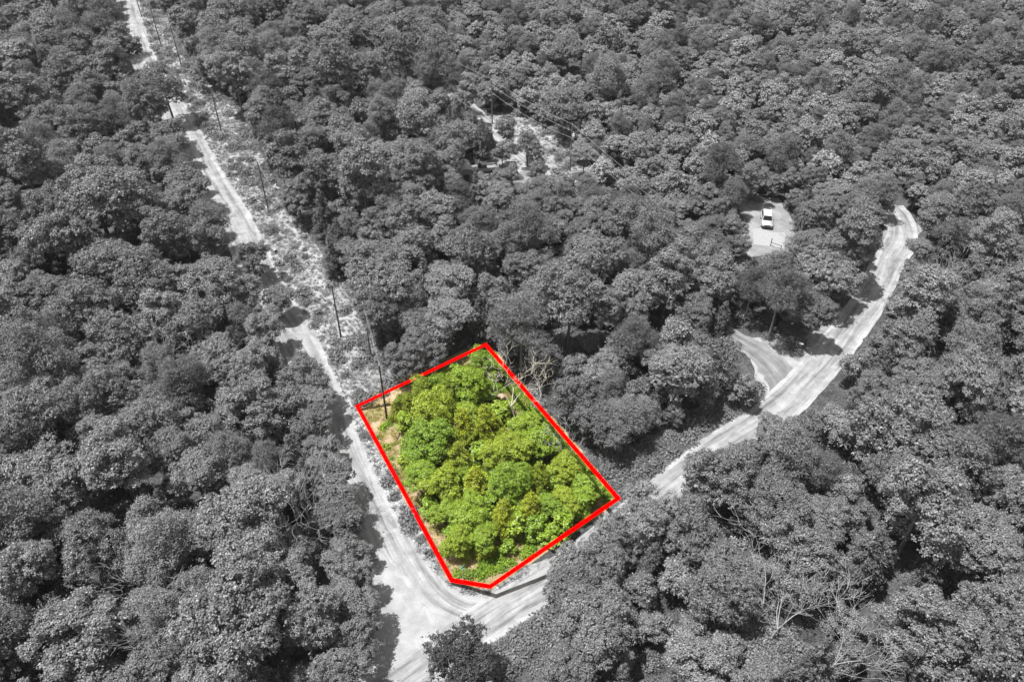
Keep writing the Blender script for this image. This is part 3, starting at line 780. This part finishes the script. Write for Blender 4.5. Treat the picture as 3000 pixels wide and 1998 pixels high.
for px, py, kind, var, s, lab in LOTT:
    d = PROTO[kind][var % len(PROTO[kind])]; p = at3(px, py, d['H'] * s * 0.58); c = at3(cx, cy, 0)
    for _ in range(60):
        if all(inpoly(q[0], q[1], LOT2) for q in outline(p.x, p.y, d['H'] * s, d['R'] * s, d['zc'] * s, 20, 1.30 if kind == 'lot_dark' else 1.0 if px > 1400 else 1.2)): break
        p = p + Vector((c.x - p.x, c.y - p.y, 0)).normalized() * 0.2
    tree(kind, var, p.x, p.y, s, random.uniform(0, 6.28), {'lot_oak': 'oak_tree', 'lot_dark': 'oak_tree', 'lot_cedar': 'cedar_tree', 'lot_shrub': 'shrub'}[kind], lab, 'shrub' if kind == 'lot_shrub' else 'tree', 'green plants inside the red outline')

# low scrub that closes the gaps between the lot trees
rf_ = random.Random(23); fill = []
lotin = [(1130, 1150), (1225, 1090), (1425, 1030), (1790, 1450), (1690, 1520), (1560, 1590), (1440, 1620), (1345, 1640), (1270, 1500), (1190, 1350), (1165, 1240)]
tries = 0
while len(fill) < 62 and tries < 4000:
    tries += 1
    px, py = rf_.uniform(1130, 1790), rf_.uniform(1030, 1640)
    if not inpoly(px, py, lotin) or (1490 < px < 1640 and 1540 < py): continue
    if abs(px - 1490) < 45 and abs(py - 1150) < 40: continue
    kind = rf_.choice(['lot_shrub', 'lot_shrub', 'lot_cedar', 'lot_oak']); var = rf_.randrange(4); sc_ = rf_.uniform(.7, 1.1) if kind == 'lot_shrub' else rf_.uniform(.45, .62)
    d = PROTO[kind][var % len(PROTO[kind])]; p = at3(px, py, d['H'] * sc_ * .58)
    if any((p.x - q[0]) ** 2 + (p.y - q[1]) ** 2 < 2.9 for q in fill): continue
    if not all(inpoly(q[0], q[1], LOT2) for q in outline(p.x, p.y, d['H'] * sc_, d['R'] * sc_, d['zc'] * sc_, 16, 0.95 if px > 1400 else 1.1)): continue
    fill.append((p.x, p.y, kind, var, sc_, px, py))
LMARK = [('the power pole in the lot', 1134, 1170), ('the upper red edge', 1250, 1095), ('the bleached dead tree in the lot', 1490, 1150), ('the right red edge', 1610, 1240), ('the right red corner', 1790, 1455), ('the lower right red edge', 1620, 1590), ('the street sign', 1354, 1675), ('the left red edge', 1190, 1450), ('the centre of the lot', 1420, 1360)]
LLOOK = {'lot_shrub': 'low leafy green shrub', 'lot_cedar': 'short olive cedar', 'lot_oak': 'small bright green oak'}
lb = {}
for i, f in enumerate(fill):
    mk = min(range(len(LMARK)), key=lambda k: math.hypot(LMARK[k][1] - f[5], LMARK[k][2] - f[6]))
    lb.setdefault((f[2], mk), []).append((math.hypot(LMARK[mk][1] - f[5], LMARK[mk][2] - f[6]), i))
for (kd, mk), L in lb.items():
    for k, (_, i) in enumerate(sorted(L)):
        f = fill[i]
        tree(kd, f[3], f[0], f[1], f[4], rf_.uniform(0, 6.28), {'lot_shrub': 'shrub', 'lot_cedar': 'cedar_tree', 'lot_oak': 'oak_tree'}[kd], '%s %s to %s' % (ORD[k], LLOOK[kd], LMARK[mk][0]), 'shrub' if kd == 'lot_shrub' else 'tree', 'green plants inside the red outline')

# ------------------------------------------------------------------ dead trees
def dead_tree(name, loc, H, spread, seed, label, material, r0=0.16, depth=5, lean=(0, 0), group='bare dead trees'):
    rnd = random.Random(seed); TT = Tubes(); BB = Tubes()
    def grow(T, p, d, L, r, lev):
        n = 3; pts = [p]; rad = [r]
        for k in range(n):
            d = (d + Vector((rnd.gauss(0, .16), rnd.gauss(0, .16), rnd.gauss(0.03, .10)))).normalized()
            p = p + d * (L / n); pts.append(p); rad.append(r * (1 - 0.45 * (k + 1) / n))
        T.add(pts, rad, 5 if lev < 2 else 4)
        if lev >= depth or r < 0.008: return
        for k in range(rnd.choice((2, 3, 3)) if lev else 4):
            a = rnd.uniform(0, 6.28); ax = d.cross(Vector((math.cos(a), math.sin(a), 0.3))).normalized()
            nd = (Matrix.Rotation(rnd.uniform(0.35, 0.95) * spread, 3, ax) @ d).normalized()
            st = pts[-1] if k < 2 else pts[rnd.randrange(1, 4)]
            grow(BB, st, nd, L * rnd.uniform(0.58, 0.86), max(0.013, rad[-1] * rnd.uniform(0.5, 0.78)), lev + 1)
    grow(TT, Vector((0, 0, -0.1)), Vector((lean[0], lean[1], 1)).normalized(), H * 0.42, r0, 0)
    t = empty(name, loc, label, 'dead tree', group)
    link(bpy.data.objects.new('trunk', TT.mesh('dead_trunk', material)), t)
    link(bpy.data.objects.new('branches', BB.mesh('dead_branches', material)), t)
    return t
DEAD = [
    (685, 1135, 12, .9, 1, 'Bare dead tree with forked crown left of the straight road, near the red outline', (0.05, 0)),
    (288, 1320, 9.5, .7, 2, 'Thin bare dead tree poking through the lower left canopy', (-.05, 0)),
    (350, 845, 11, 1.0, 3, 'Curved dead branches showing in a dark gap of the left wood', (-.3, 0)),
    (355, 1520, 11, .9, 8, 'Crooked bare snag close to the bottom left of the photo', (0, 0)),
    (2222, 625, 12.5, 1.0, 5, 'Fan shaped bleached dead tree right of the bend in the lane', (0.1, 0)),
    (1768, 1335, 11.2, .95, 6, 'Largest bleached dead tree with wide bare crown in the lower right wood', (0.05, 0)),
    (1940, 1490, 11, .8, 7, 'Pale bare dead tree at the bottom right edge of the photo', (0.08, 0)),
    (1800, 1425, 9, .8, 9, 'Smaller bleached snag just below the largest dead tree', (0.1, 0)),
    (915, 122, 13, .9, 10, 'Left one of two pale dead trees in the distant wood near the top', (-.1, 0)),
    (955, 128, 13, .9, 11, 'Right one of two pale dead trees in the distant wood near the top', (.1, 0)),
    (1335, 1020, 7.0, 1.1, 12, 'Small twisted dead tree just outside the right red edge', (0.2, 0)),
    (1248, 866, 6, 1.0, 13, 'Grey leafless tree outside the red outline beside its upper right edge', (0.1, 0)),
    (1828, 545, 7, .9, 14, 'Pale leafless bush beside the concrete pad and white car', (0.2, 0)),
]
for px, py, H, sp, sdv, lab, ln in DEAD:
    p = at(px, py, H * 0.68); dead_tree('dead_tree', (p.x - ln[0] * H * .4, p.y, 0), H, sp, sdv, lab, M['dead'], 0.15, 5, ln)
p = at(1172, 903, 6.0); dead_tree('dead_tree', (p.x + 1.0, p.y - .3, 0), 9.4, 1.3, 21, 'Bleached dead tree inside the red outline near its upper right edge', M['dead_warm'], 0.15, 5, (-.3, -.1))

# ------------------------------------------------------------------ grass tufts, weeds, stones, undergrowth
def tuft_mesh(name, seed, material, n=22, h=0.45, r=0.28):
    rng = np.random.default_rng(seed)
    base = np.stack([rng.normal(0, r * .5, n), rng.normal(0, r * .5, n), np.zeros(n)], 1)
    out = unit(np.stack([rng.normal(0, 1, n), rng.normal(0, 1, n), np.full(n, 1.1)], 1))
    hh = h * rng.uniform(.5, 1.2, n)[:, None]; sd_ = unit(np.cross(out, rng.normal(size=(n, 3)))) * 0.035
    v = np.empty((n, 4, 3)); v[:, 0] = base - sd_; v[:, 1] = base + sd_
    v[:, 2] = base + out * hh + sd_ * .3; v[:, 3] = base + out * hh - sd_ * .3
    return npmesh(name, v.reshape(-1, 3), np.arange(n * 4).reshape(n, 4), material)
def weed_mesh(name, seed, material, n=170, r=0.55, L=.2, W=.11):
    rng = np.random.default_rng(seed)
    d = sphere_dirs(rng, n, -0.05); pos = d * r * rng.uniform(.35, 1.05, (n, 1)) * np.array([1, 1, .85])
    nrm = unit(d * .5 + np.array([0, 0, .6]) + rng.normal(0, .45, (n, 3)))
    v, f = leaf_quads(rng, pos, nrm, L, W); return npmesh(name, v, f, material)
def stone_mesh(name, seed):
    rnd = random.Random(seed); bm = bmesh.new(); bmesh.ops.create_icosphere(bm, subdivisions=1, radius=0.16)
    for v in bm.verts: v.co = Vector((v.co.x * rnd.uniform(.7, 1.5), v.co.y * rnd.uniform(.7, 1.3), v.co.z * rnd.uniform(.4, .9)))
    me = bpy.data.meshes.new(name); bm.to_mesh(me); bm.free(); me.materials.append(M['stone']); return me
def in_region(poly_px, n, rnd, avoid_road=0.0, avoid_lot=True):
    """n random ground points inside a picture outline"""
    g = [tuple(at(*p)[:2]) for p in poly_px]; xs = [p[0] for p in g]; ys = [p[1] for p in g]; out = []; t = 0
    lp = [tuple(p[:2]) for p in lotg]
    while len(out) < n and t < n * 30:
        t += 1; x, y = rnd.uniform(min(xs), max(xs)), rnd.uniform(min(ys), max(ys))
        if not inpoly(x, y, g): continue
        if avoid_lot and inpoly(x, y, lp): continue
        if near_road(x, y, avoid_road): continue
        out.append((x, y))
    return out
rg = random.Random(3)
VERGE = [(330, -20), (375, -20), (405, 95), (460, 185), (550, 250), (608, 345), (645, 450), (695, 520), (765, 600), (805, 680), (855, 770), (910, 850), (965, 930), (1000, 1040), (1045, 1230), (1090, 1330), (1270, 1285), (1240, 1305), (1140, 1370), (1050, 1362), (985, 1300), (925, 1210), (850, 1060), (800, 930), (740, 790), (660, 665), (590, 515), (510, 390), (452, 285), (345, 105), (318, 0)]
SHO = [(1130, 1482), (1210, 1430), (1300, 1368), (1330, 1390), (1250, 1480), (1180, 1540), (1120, 1580), (1040, 1600), (1020, 1568)]
RSG = [(1400, 1120), (1430, 1060), (1530, 985), (1620, 930), (1700, 890), (1740, 880), (1770, 925), (1680, 990), (1530, 1108), (1450, 1180), (1400, 1200)]
CLR = [(1100, 262), (1190, 258), (1260, 285), (1340, 300), (1390, 350), (1380, 380), (1300, 395), (1220, 400), (1130, 360)]
tufts = [tuft_mesh('grass_tuft_%d' % i, i, M['tuft'], 20, .42 + .1 * i) for i in range(3)]
weeds = [weed_mesh('weed_%d' % i, 30 + i, M['weed'], 150 + 30 * i, .5 + .12 * i) for i in range(3)]
pts = []
for poly, nt1, nw in ((VERGE, 7000, 800), (SHO, 1500, 160), (RSG, 2600, 320), (CLR, 900, 110)):
    for x, y in in_region(poly, nt1, rg, -0.15):
        pts.append((x, y, 0, rg.uniform(0, 6.28), rg.uniform(.4, 1.1), rg.randrange(3)))
    for x, y in in_region(poly, nw, rg, 0.5):
        if mn.noise((x * .18, y * .18, 2)) < -0.05: continue
        pts.append((x, y, 0, rg.uniform(0, 6.28), rg.uniform(.5, 2.0), 3 + rg.randrange(3)))
scatter('roadside_weeds', pts, tufts + weeds, 'pale grass and low weeds on the verge beside the gravel roads')
lt = [tuft_mesh('lot_tuft_%d' % i, 60 + i, M['tuft_lot'], 20, .36 + .1 * i) for i in range(3)]
lw = [weed_mesh('lot_weed_%d' % i, 70 + i, M['weed_lot'], 140, .45 + .1 * i, .18, .1) for i in range(2)]
lotpx = [(p[0] / K, p[1] / K) for p in LOT3]
pts = []
for x, y in in_region(lotpx, 4200, rg, 0, False):
    if mn.noise((x * .35, y * .35, 4)) < -0.18 and rg.random() < .8: continue
    pts.append((x, y, 0.02, rg.uniform(0, 6.28), rg.uniform(.35, 1.0), rg.randrange(3)))
lotw = [(1040, 1240), (1085, 1290), (1135, 1330), (1300, 1225), (1410, 1140), (1120, 805), (930, 890), (935, 1000), (960, 1100)]
for x, y in in_region(lotw, 520, rg, 0, False):
    pts.append((x, y, 0.02, rg.uniform(0, 6.28), rg.uniform(.5, 1.5), 3 + rg.randrange(2)))
for poly_, n_ in (([(828, 940), (870, 915), (925, 1000), (960, 1150), (1060, 1300), (1038, 1325)], 14), ([(1045, 1325), (1127, 1340), (1280, 1235), (1240, 1215), (1100, 1290)], 40), ([(1130, 810), (1410, 1140), (1385, 1150), (1110, 830)], 110)):
    for x, y in in_region(poly_, n_, rg, 0, False): pts.append((x, y, 0.02, rg.uniform(0, 6.28), rg.uniform(.5, 1.7), 3 + rg.randrange(2)))
scatter('lot_grass', pts, lt + lw, 'tan and green grass on the ground of the outlined lot')
stones = [stone_mesh('stone_%d' % i, i) for i in range(4)]
pts = []
for poly, n in (([(705, 740), (735, 735), (790, 830), (850, 960), (900, 1100), (960, 1200), (1010, 1300), (985, 1310), (925, 1210), (850, 1060), (800, 930), (740, 790)], 1100), (VERGE, 900), ([(520, 400), (545, 400), (640, 520), (640, 580), (600, 520)], 200)):
    for x, y in in_region(poly, n, rg, -0.2): pts.append((x, y, 0.03, rg.uniform(0, 6.28), rg.uniform(.25, 1.1) ** 1.5, rg.randrange(4)))
scatter('roadside_stones', pts, stones, 'pale broken stones in the ditch along the straight gravel road')
bush = [weed_mesh('bush_%d' % i, 90 + i, M['leaf_grey'], 1300, 1.1, .17, .115) for i in range(3)]
pts = []
for _ in range(6500):
    y = 26 + 180 * rg.random() ** 0.9; hwid = 0.66 * (y * CT + CAM_H * ST) + 6; x = rg.uniform(-hwid, hwid)
    if near_road(x, y, 1.6) or inpoly(x, y, NOBASE[1]): continue
    u, v = proj((x, y, 0.6))
    if any(inpoly(u, v, q) for q in OPEN): continue
    if rg.random() < 0.25: continue
    pts.append((x, y, 0, rg.uniform(0, 6.28), rg.uniform(.5, 1.5), rg.randrange(3)))
for px, py, H in DEADPX[:6]:
    p = at(px, py, H * 0.68)
    for _ in range(16):
        a, r_ = rg.uniform(0, 6.28), 3.0 * math.sqrt(rg.random())
        pts.append((p.x + r_ * math.cos(a), p.y + r_ * math.sin(a), rg.uniform(0, 1.6), rg.uniform(0, 6.28), rg.uniform(.9, 1.6), rg.randrange(3)))
scatter('undergrowth', pts, bush, 'shaded low undergrowth between the trunks')

# ------------------------------------------------------------------ power poles and wires
PH = 9.4
def build_pole(loc, label, material, group):
    t = empty('utility_pole', loc, label, 'power pole', group)
    bm = bmesh.new(); cyl(bm, (0, 0, -0.2), (0, 0, PH), 0.145, 0.095, 10); bmobj('shaft', bm, material, t)
    bm = bmesh.new(); cyl(bm, (0, 0, PH), (0, 0, PH + .16), 0.03, 0.03, 6); cyl(bm, (0, 0, PH + .10), (0, 0, PH + .28), 0.075, 0.05, 8); bmobj('insulator', bm, M['porcelain'], t)
    bm = bmesh.new(); box(bm, (0.19, 0, PH - 1.3), (0.16, 0.08, 0.10)); cyl(bm, (0.27, 0, PH - 1.36), (0.27, 0, PH - 1.2), .05, .05, 8); bmobj('bracket', bm, M['galv'], t)
    return t
def copy_pole(src, loc, label):
    c = src.copy(); COL.objects.link(c); c.location = loc; c['label'] = label
    for ch in src.children:
        d = ch.copy(); COL.objects.link(d); d.parent = c
    return c
LINE = [((889.8, 964), None), ((853, 820), 'Dark power pole at the tree edge just above the upper left of the red outline'), ((784, 775), 'Second power pole above the red outline, on the grassy verge'),
        ((617, 483), 'Power pole on the verge beside the wide sunlit stretch of gravel road'), ((508.5, 301), 'Tall power pole on the pale verge beside the tree shadow crossing the road'),
        ((416.6, 151.4), 'Leaning-looking distant pole fifth up the line on the verge'), ((369.6, 102.8), 'Distant pole sixth up the line near the top of the straight road'), ((323 + 3, 40), 'Farthest power pole at the top edge of the photo')]
poles = []
G1 = 'power poles along the straight gravel road'
build = build_pole(at(889.8, 964), 'Brown power pole standing on the bare tan ground inside the red outline', M['pole_brown'], G1)
poles.append(build)
proto_pole = None
for (px, py), lab in LINE[1:]:
    if proto_pole is None: proto_pole = build_pole(at(px, py), lab, M['pole'], G1); poles.append(proto_pole)
    else: poles.append(copy_pole(proto_pole, at(px, py), lab))
def wire(a, b, sag, label, group, r=0.016):
    T = Tubes(); n = 12
    T.add([Vector(a).lerp(Vector(b), k / n) - Vector((0, 0, sag * 4 * (k / n) * (1 - k / n))) for k in range(n + 1)], [r] * (n + 1), 4)
    tag(link(bpy.data.objects.new('overhead_wire', T.mesh('overhead_wire', M['wire']))), label, 'wire', group)
NTH = ['the lot pole', 'the tree edge pole', 'the second verge pole', 'the pole by the wide sunlit road', 'the tree shadow pole', 'the fifth distant pole', 'the sixth distant pole', 'the farthest pole']
for i in range(len(poles) - 1):
    a, b = poles[i].location, poles[i + 1].location
    wire(a + Vector((0, 0, PH + .25)), b + Vector((0, 0, PH + .25)), 0.5, 'Upper overhead wire from %s to %s' % (NTH[i], NTH[i + 1]), 'wires along the straight road')
    wire(a + Vector((.27, 0, PH - 1.2)), b + Vector((.27, 0, PH - 1.2)), 0.6, 'Lower overhead wire from %s to %s' % (NTH[i], NTH[i + 1]), 'wires along the straight road')
CP = []
for (px, py), lab in (((1440, 236), 'Pale topped power pole behind the clearing at its upper left'), ((1677, 368), 'Power pole with a white transformer can at the right of the clearing'), ((1981, 612), 'Power pole top rising from the canopy below and right of the clearing'), ((1230, 120), 'Power pole hidden in canopy up and left of the clearing')):
    q = at3(px, py, PH); q.z = 0; c = copy_pole(proto_pole, q, lab); c['group'] = 'power poles across the clearing'; CP.append(c)
tb = bmesh.new(); cyl(tb, (.30, 0, PH - 2.6), (.30, 0, PH - 1.7), .24, .24, 12); cyl(tb, (.30, 0, PH - 1.7), (.30, 0, PH - 1.6), .26, .18, 12); cyl(tb, (.30, 0, PH - 1.6), (.30, 0, PH - 1.35), .05, .04, 6)
bmobj('transformer', tb, M['galv'], CP[1], True)
tn = ['the pole behind the clearing', 'the transformer pole', 'the pole right of the clearing']
for i in range(2):
    a, b = CP[i].location, CP[i + 1].location
    for dx, dz, sg, w in ((0, .25, .5, 'Top'), (.27, -1.2, .6, 'Middle'), (-.2, -2.4, .8, 'Lowest')):
        wire(a + Vector((dx, 0, PH + dz)), b + Vector((dx, 0, PH + dz)), sg, '%s overhead wire from %s to %s' % (w, tn[i], tn[i + 1]), 'wires across the clearing', 0.022)
a, b = CP[3].location, CP[0].location
wire(a + Vector((0, 0, PH + .25)), b + Vector((0, 0, PH + .25)), .5, 'Overhead wire running up and left from the pole behind the clearing', 'wires across the clearing', 0.02)

# ------------------------------------------------------------------ vehicles
def wheels(t, xs, ys, r=0.36, w=0.24):
    for x in xs:
        for y in ys:
            bm = bmesh.new(); s = 1 if x > 0 else -1
            cyl(bm, (x - s * w, y, r), (x, y, r), r, r, 18); ty = bmobj('wheel', bm, M['rubber'], t)
            bm = bmesh.new(); cyl(bm, (x - s * .02, y, r), (x + s * .015, y, r), r * .62, r * .55, 14); bmobj('rim', bm, M['galv'], ty)
def suv(loc, rz, label):
    t = empty('parked_car', loc, label, 'car', None, rz)
    # outline in (y,z): front is -y
    body = [(-2.2, .42), (-2.25, .78), (-2.1, .98), (-1.05, 1.08), (2.1, 1.06), (2.28, .9), (2.26, .42)]
    bm = bmesh.new(); prism(bm, body, -.92, .92); bmesh.ops.bevel(bm, geom=bm.edges[:], offset=.06, segments=2, affect='EDGES'); bmobj('body', bm, M['car_white'], t, True)
    cab = [(-1.12, 1.06), (-.35, 1.66), (1.75, 1.68), (2.15, 1.06)]
    bm = bmesh.new(); A = [bm.verts.new((-(.86 if z < 1.2 else .70), y, z)) for y, z in cab]; B = [bm.verts.new(((.86 if z < 1.2 else .70), y, z)) for y, z in cab]
    bm.faces.new(A[::-1]); bm.faces.new(B)
    for i in range(4): bm.faces.new((A[i], A[(i + 1) % 4], B[(i + 1) % 4], B[i]))
    bmesh.ops.recalc_face_normals(bm, faces=bm.faces[:]); bmobj('cabin', bm, M['car_white'], t)
    def pane(name, q):
        bm = bmesh.new(); bm.faces.new([bm.verts.new(p) for p in q]); bmesh.ops.recalc_face_normals(bm, faces=bm.faces[:])
        g = bmesh.ops.extrude_face_region(bm, geom=bm.faces[:]); 
        return bmobj(name, bm, M['glass'], t)
    pane('windshield', [(-.78, -1.08, 1.12), (.78, -1.08, 1.12), (.65, -.42, 1.63), (-.65, -.42, 1.63)])
    pane('rear_window', [(-.74, 2.13, 1.13), (.74, 2.13, 1.13), (.64, 1.82, 1.6), (-.64, 1.82, 1.6)])
    for s in (-1, 1):
        pane('side_window', [(s * .866, -.75, 1.13), (s * .866, 1.85, 1.13), (s * .735, 1.6, 1.6), (s * .735, -.3, 1.6)])
        bm = bmesh.new(); box(bm, (s * .68, -2.2, .80), (.36, .12, .16), 0, .02); bmobj('headlight', bm, M['porcelain'], t)
        bm = bmesh.new(); box(bm, (s * 1.0, -.75, 1.15), (.18, .12, .14), 0, .02); bmobj('side_mirror', bm, M['trim'], t)
    bm = bmesh.new(); box(bm, (0, -2.26, .74), (.9, .05, .2), 0, .01); bmobj('grille', bm, M['trim'], t)
    bm = bmesh.new(); box(bm, (0, -2.27, .47), (1.7, .10, .16), 0, .02); bmobj('bumper', bm, M['trim'], t)
    wheels(t, (-.93, .93), (-1.4, 1.35)); return t
p = at3(2249, 664); suv((p.x, p.y + 1.2, 0.01), math.radians(-12), 'White car with a dark windshield parked nose out at the edge of the concrete pad')
def pickup(loc, rz, label):
    t = empty('pickup_truck', loc, label, 'truck', None, rz)
    body = [(-2.6, .5), (-2.65, .95), (-2.5, 1.1), (-1.3, 1.15), (-1.3, 1.12), (2.5, 1.12), (2.6, 1.05), (2.6, .5)]
    bm = bmesh.new(); prism(bm, [(-2.6, .5), (-2.65, .95), (-2.5, 1.1), (-1.3, 1.15), (.35, 1.15), (.37, .75), (2.58, .75), (2.6, .5)], -.93, .93); bmobj('body', bm, M['car_grey'], t)
    bm = bmesh.new()
    for s in (-1, 1): box(bm, (s * .87, 1.48, .95), (.12, 2.2, .42))
    box(bm, (0, 2.54, .95), (1.6, .1, .42)); bmobj('cargo_bed', bm, M['car_grey'], t)
    cab = [(-1.3, 1.13), (-.65, 1.72), (.2, 1.72), (.34, 1.13)]
    bm = bmesh.new(); A = [bm.verts.new((-(.86 if z < 1.2 else .72), y, z)) for y, z in cab]; B = [bm.verts.new(((.86 if z < 1.2 else .72), y, z)) for y, z in cab]
    bm.faces.new(A[::-1]); bm.faces.new(B)
    for i in range(4): bm.faces.new((A[i], A[(i + 1) % 4], B[(i + 1) % 4], B[i]))
    bmesh.ops.recalc_face_normals(bm, faces=bm.faces[:]); bmobj('cabin', bm, M['trim'], t)
    bm = bmesh.new(); bm.faces.new([bm.verts.new(q) for q in ((-.75, -1.27, 1.2), (.75, -1.27, 1.2), (.66, -.73, 1.68), (-.66, -.73, 1.68))]); bmobj('windshield', bm, M['glass'], t)
    wheels(t, (-.94, .94), (-1.7, 1.5), .4); return t
p = at3(1420, 503); pickup((p.x, p.y, 0.01), math.radians(-75), 'Silver pickup with a dark cab parked beside the round roofed shed')

# ------------------------------------------------------------------ shed with rounded roof
p = at3(1362, 524)
sh = empty('garden_shed', (p.x, p.y, 0), 'Small grey shed with a pale rounded metal roof at the lower edge of the clearing', 'shed', None, math.radians(14))
W2, L2, HW = 1.35, 1.9, 2.0
bm = bmesh.new(); box(bm, (0, 0, HW / 2), (W2 * 2, L2 * 2, HW)); bmobj('wall', bm, M['shed_wall'], sh)
def arch(r, h, n=10): return [(-math.cos(math.pi * k / n) * r, HW + .003 + math.sin(math.pi * k / n) * h) for k in range(n + 1)]
bm = bmesh.new(); A = [bm.verts.new((x, -L2 + .01, z)) for x, z in arch(W2 - .01, .95)]; bm.faces.new(A); bmobj('gable', bm, M['shed_wall'], sh)
bm = bmesh.new(); o1 = arch(W2 + .12, 1.08); o2 = arch(W2 + .02, .98)
for i in range(10):
    q = []
    for y in (-L2 - .15, L2 + .15):
        q.append([bm.verts.new((o1[i][0], y, o1[i][1])), bm.verts.new((o1[i + 1][0], y, o1[i + 1][1])), bm.verts.new((o2[i + 1][0], y, o2[i + 1][1])), bm.verts.new((o2[i][0], y, o2[i][1]))])
    bm.faces.new(q[0]); bm.faces.new(q[1][::-1])
    for k in range(4): bm.faces.new((q[0][k], q[1][k], q[1][(k + 1) % 4], q[0][(k + 1) % 4]))
bmesh.ops.remove_doubles(bm, verts=bm.verts[:], dist=1e-4); bmesh.ops.recalc_face_normals(bm, faces=bm.faces[:]); bmobj('roof', bm, M['shed_roof'], sh)
bm = bmesh.new(); box(bm, (0, -L2 - .02, .95), (1.1, .05, 1.85)); dr = bmobj('door', bm, M['trim'], sh)
bm = bmesh.new(); box(bm, (.4, -L2 - .07, .95), (.05, .06, .18)); bmobj('handle', bm, M['galv'], dr)

# ------------------------------------------------------------------ pad, sign posts, culvert, fallen wood
pad = ground_poly('concrete_pad', [at3(2205, 672), at3(2228, 668), at3(2262, 681), at3(2302, 682), at3(2296, 727), at3(2258, 722), at3(2208, 716)], 0.012, M['concrete'], 0.03)
p = at3(2257, 721)
t = empty('pipe_gate', (p.x, p.y, 0), 'Dark metal rail with an upright post at the front of the concrete pad', 'gate')
bm = bmesh.new(); cyl(bm, (0, 0, 0), (0, 0, 1.5), .07, .07, 8); bmobj('post', bm, M['trim'], t)
q = at3(2287, 731) - p
bm = bmesh.new(); cyl(bm, (q.x, q.y, 0), (q.x, q.y, .8), .06, .06, 8); bmobj('post', bm, M['trim'], t)
bm = bmesh.new(); cyl(bm, (0, 0, .7), (q.x, q.y, .7), .05, .05, 8); bmobj('rail', bm, M['trim'], t)
p = at3(1357, 1699)
t = empty('street_sign', (p.x, p.y, 0.02), 'Small green street name sign on a thin post near the bottom corner of the lot', 'street sign', None, math.radians(35))
bm = bmesh.new(); cyl(bm, (0, 0, 0), (0, 0, 2.1), .035, .03, 8); bmobj('post', bm, M['galv'], t)
bm = bmesh.new(); box(bm, (0, 0, 2.2), (.75, .02, .2), math.radians(-70)); bmobj('sign_blade', bm, M['sign_green'], t)
bm = bmesh.new(); box(bm, (0, 0, 2.42), (.75, .02, .2), math.radians(20)); bmobj('sign_blade', bm, M['sign_green'], t)
p = at3(2341, 1026)
t = empty('mailbox', (p.x, p.y, 0), 'Pale mailbox on a short post in the grass corner of the side road', 'mailbox', None, math.radians(-30))
bm = bmesh.new(); box(bm, (0, 0, .55), (.12, .12, 1.1)); bmobj('post', bm, M['dead'], t)
bm = bmesh.new(); box(bm, (0, 0, 1.24), (.62, .24, .26), 0, .05); bmobj('box', bm, M['sign_white'], t)
bm = bmesh.new(); box(bm, (.12, .135, 1.34), (.14, .02, .1)); bmobj('flag', bm, M['trim'], t)
p = at3(810, 741)
t = empty('culvert_pipe', (p.x, p.y, 0), 'Short pale culvert pipe with a dark mouth on the grassy verge', 'culvert', None, math.radians(35))
bm = bmesh.new(); cyl(bm, (0, 0, .28), (0, .9, .28), .3, .3, 16, False); cyl(bm, (0, 0, .28), (0, .9, .28), .25, .25, 16, False)
bmobj('pipe', bm, M['concrete'], t)
bm = bmesh.new(); cyl(bm, (0, .12, .28), (0, .2, .28), .245, .245, 16); bmobj('mouth', bm, M['rubber'], t)  # black disc stands in for the shade inside the pipe
for i, (px, py, L, rz, lab, mm) in enumerate((
        (1478, 338, 2.2, .2, 'Pale fallen log lying on the upper bank of the clearing', 'dead'), (905, 1022, 1.8, 1.2, 'Thin fallen branch on the bare tan ground below the power pole', 'pole_brown'),
        (975, 930, 2.2, 1.8, 'Pale stick lying beside the second verge pole', 'dead'))):
    q = at3(px, py) if i != 1 else at(px, py)
    rnd = random.Random(i); T = Tubes(); d = Vector((math.cos(rz), math.sin(rz), 0))
    T.add([d * (L * k / 4) + Vector((rnd.uniform(-.08, .08), rnd.uniform(-.08, .08), .09)) for k in range(5)], [.09, .08, .07, .055, .03], 6)
    T.add([d * L * .5 + Vector((0, 0, .09)), d * L * .75 + Vector((-d.y, d.x, 0)) * .5 + Vector((0, 0, .2))], [.05, .02], 5)
    o = link(bpy.data.objects.new('fallen_branch', T.mesh('fallen_branch', M[mm]))); o.location = (q.x, q.y, 0.02); tag(o, lab, 'fallen branch')


# ------------------------------------------------------------------ thin summer haze
bm = bmesh.new(); bmesh.ops.create_cube(bm, size=1.0, matrix=Matrix.Translation((0, 1000, 38.5)) @ Matrix.Diagonal((5200, 5200, 79, 1)))
m = bpy.data.materials.new('haze'); m.use_nodes = True; nt = m.node_tree; nt.nodes.clear()
o = nt.nodes.new('ShaderNodeOutputMaterial'); v = nt.nodes.new('ShaderNodeVolumePrincipled')
v.inputs['Color'].default_value = (0.9, 0.9, 0.9, 1); v.inputs['Density'].default_value = 0.00008; v.inputs['Anisotropy'].default_value = 0.2
nt.links.new(v.outputs[0], o.inputs['Volume'])
hz = bmobj('haze', bm, m); tag(hz, 'thin pale haze over the whole wood', None, None, 'stuff')
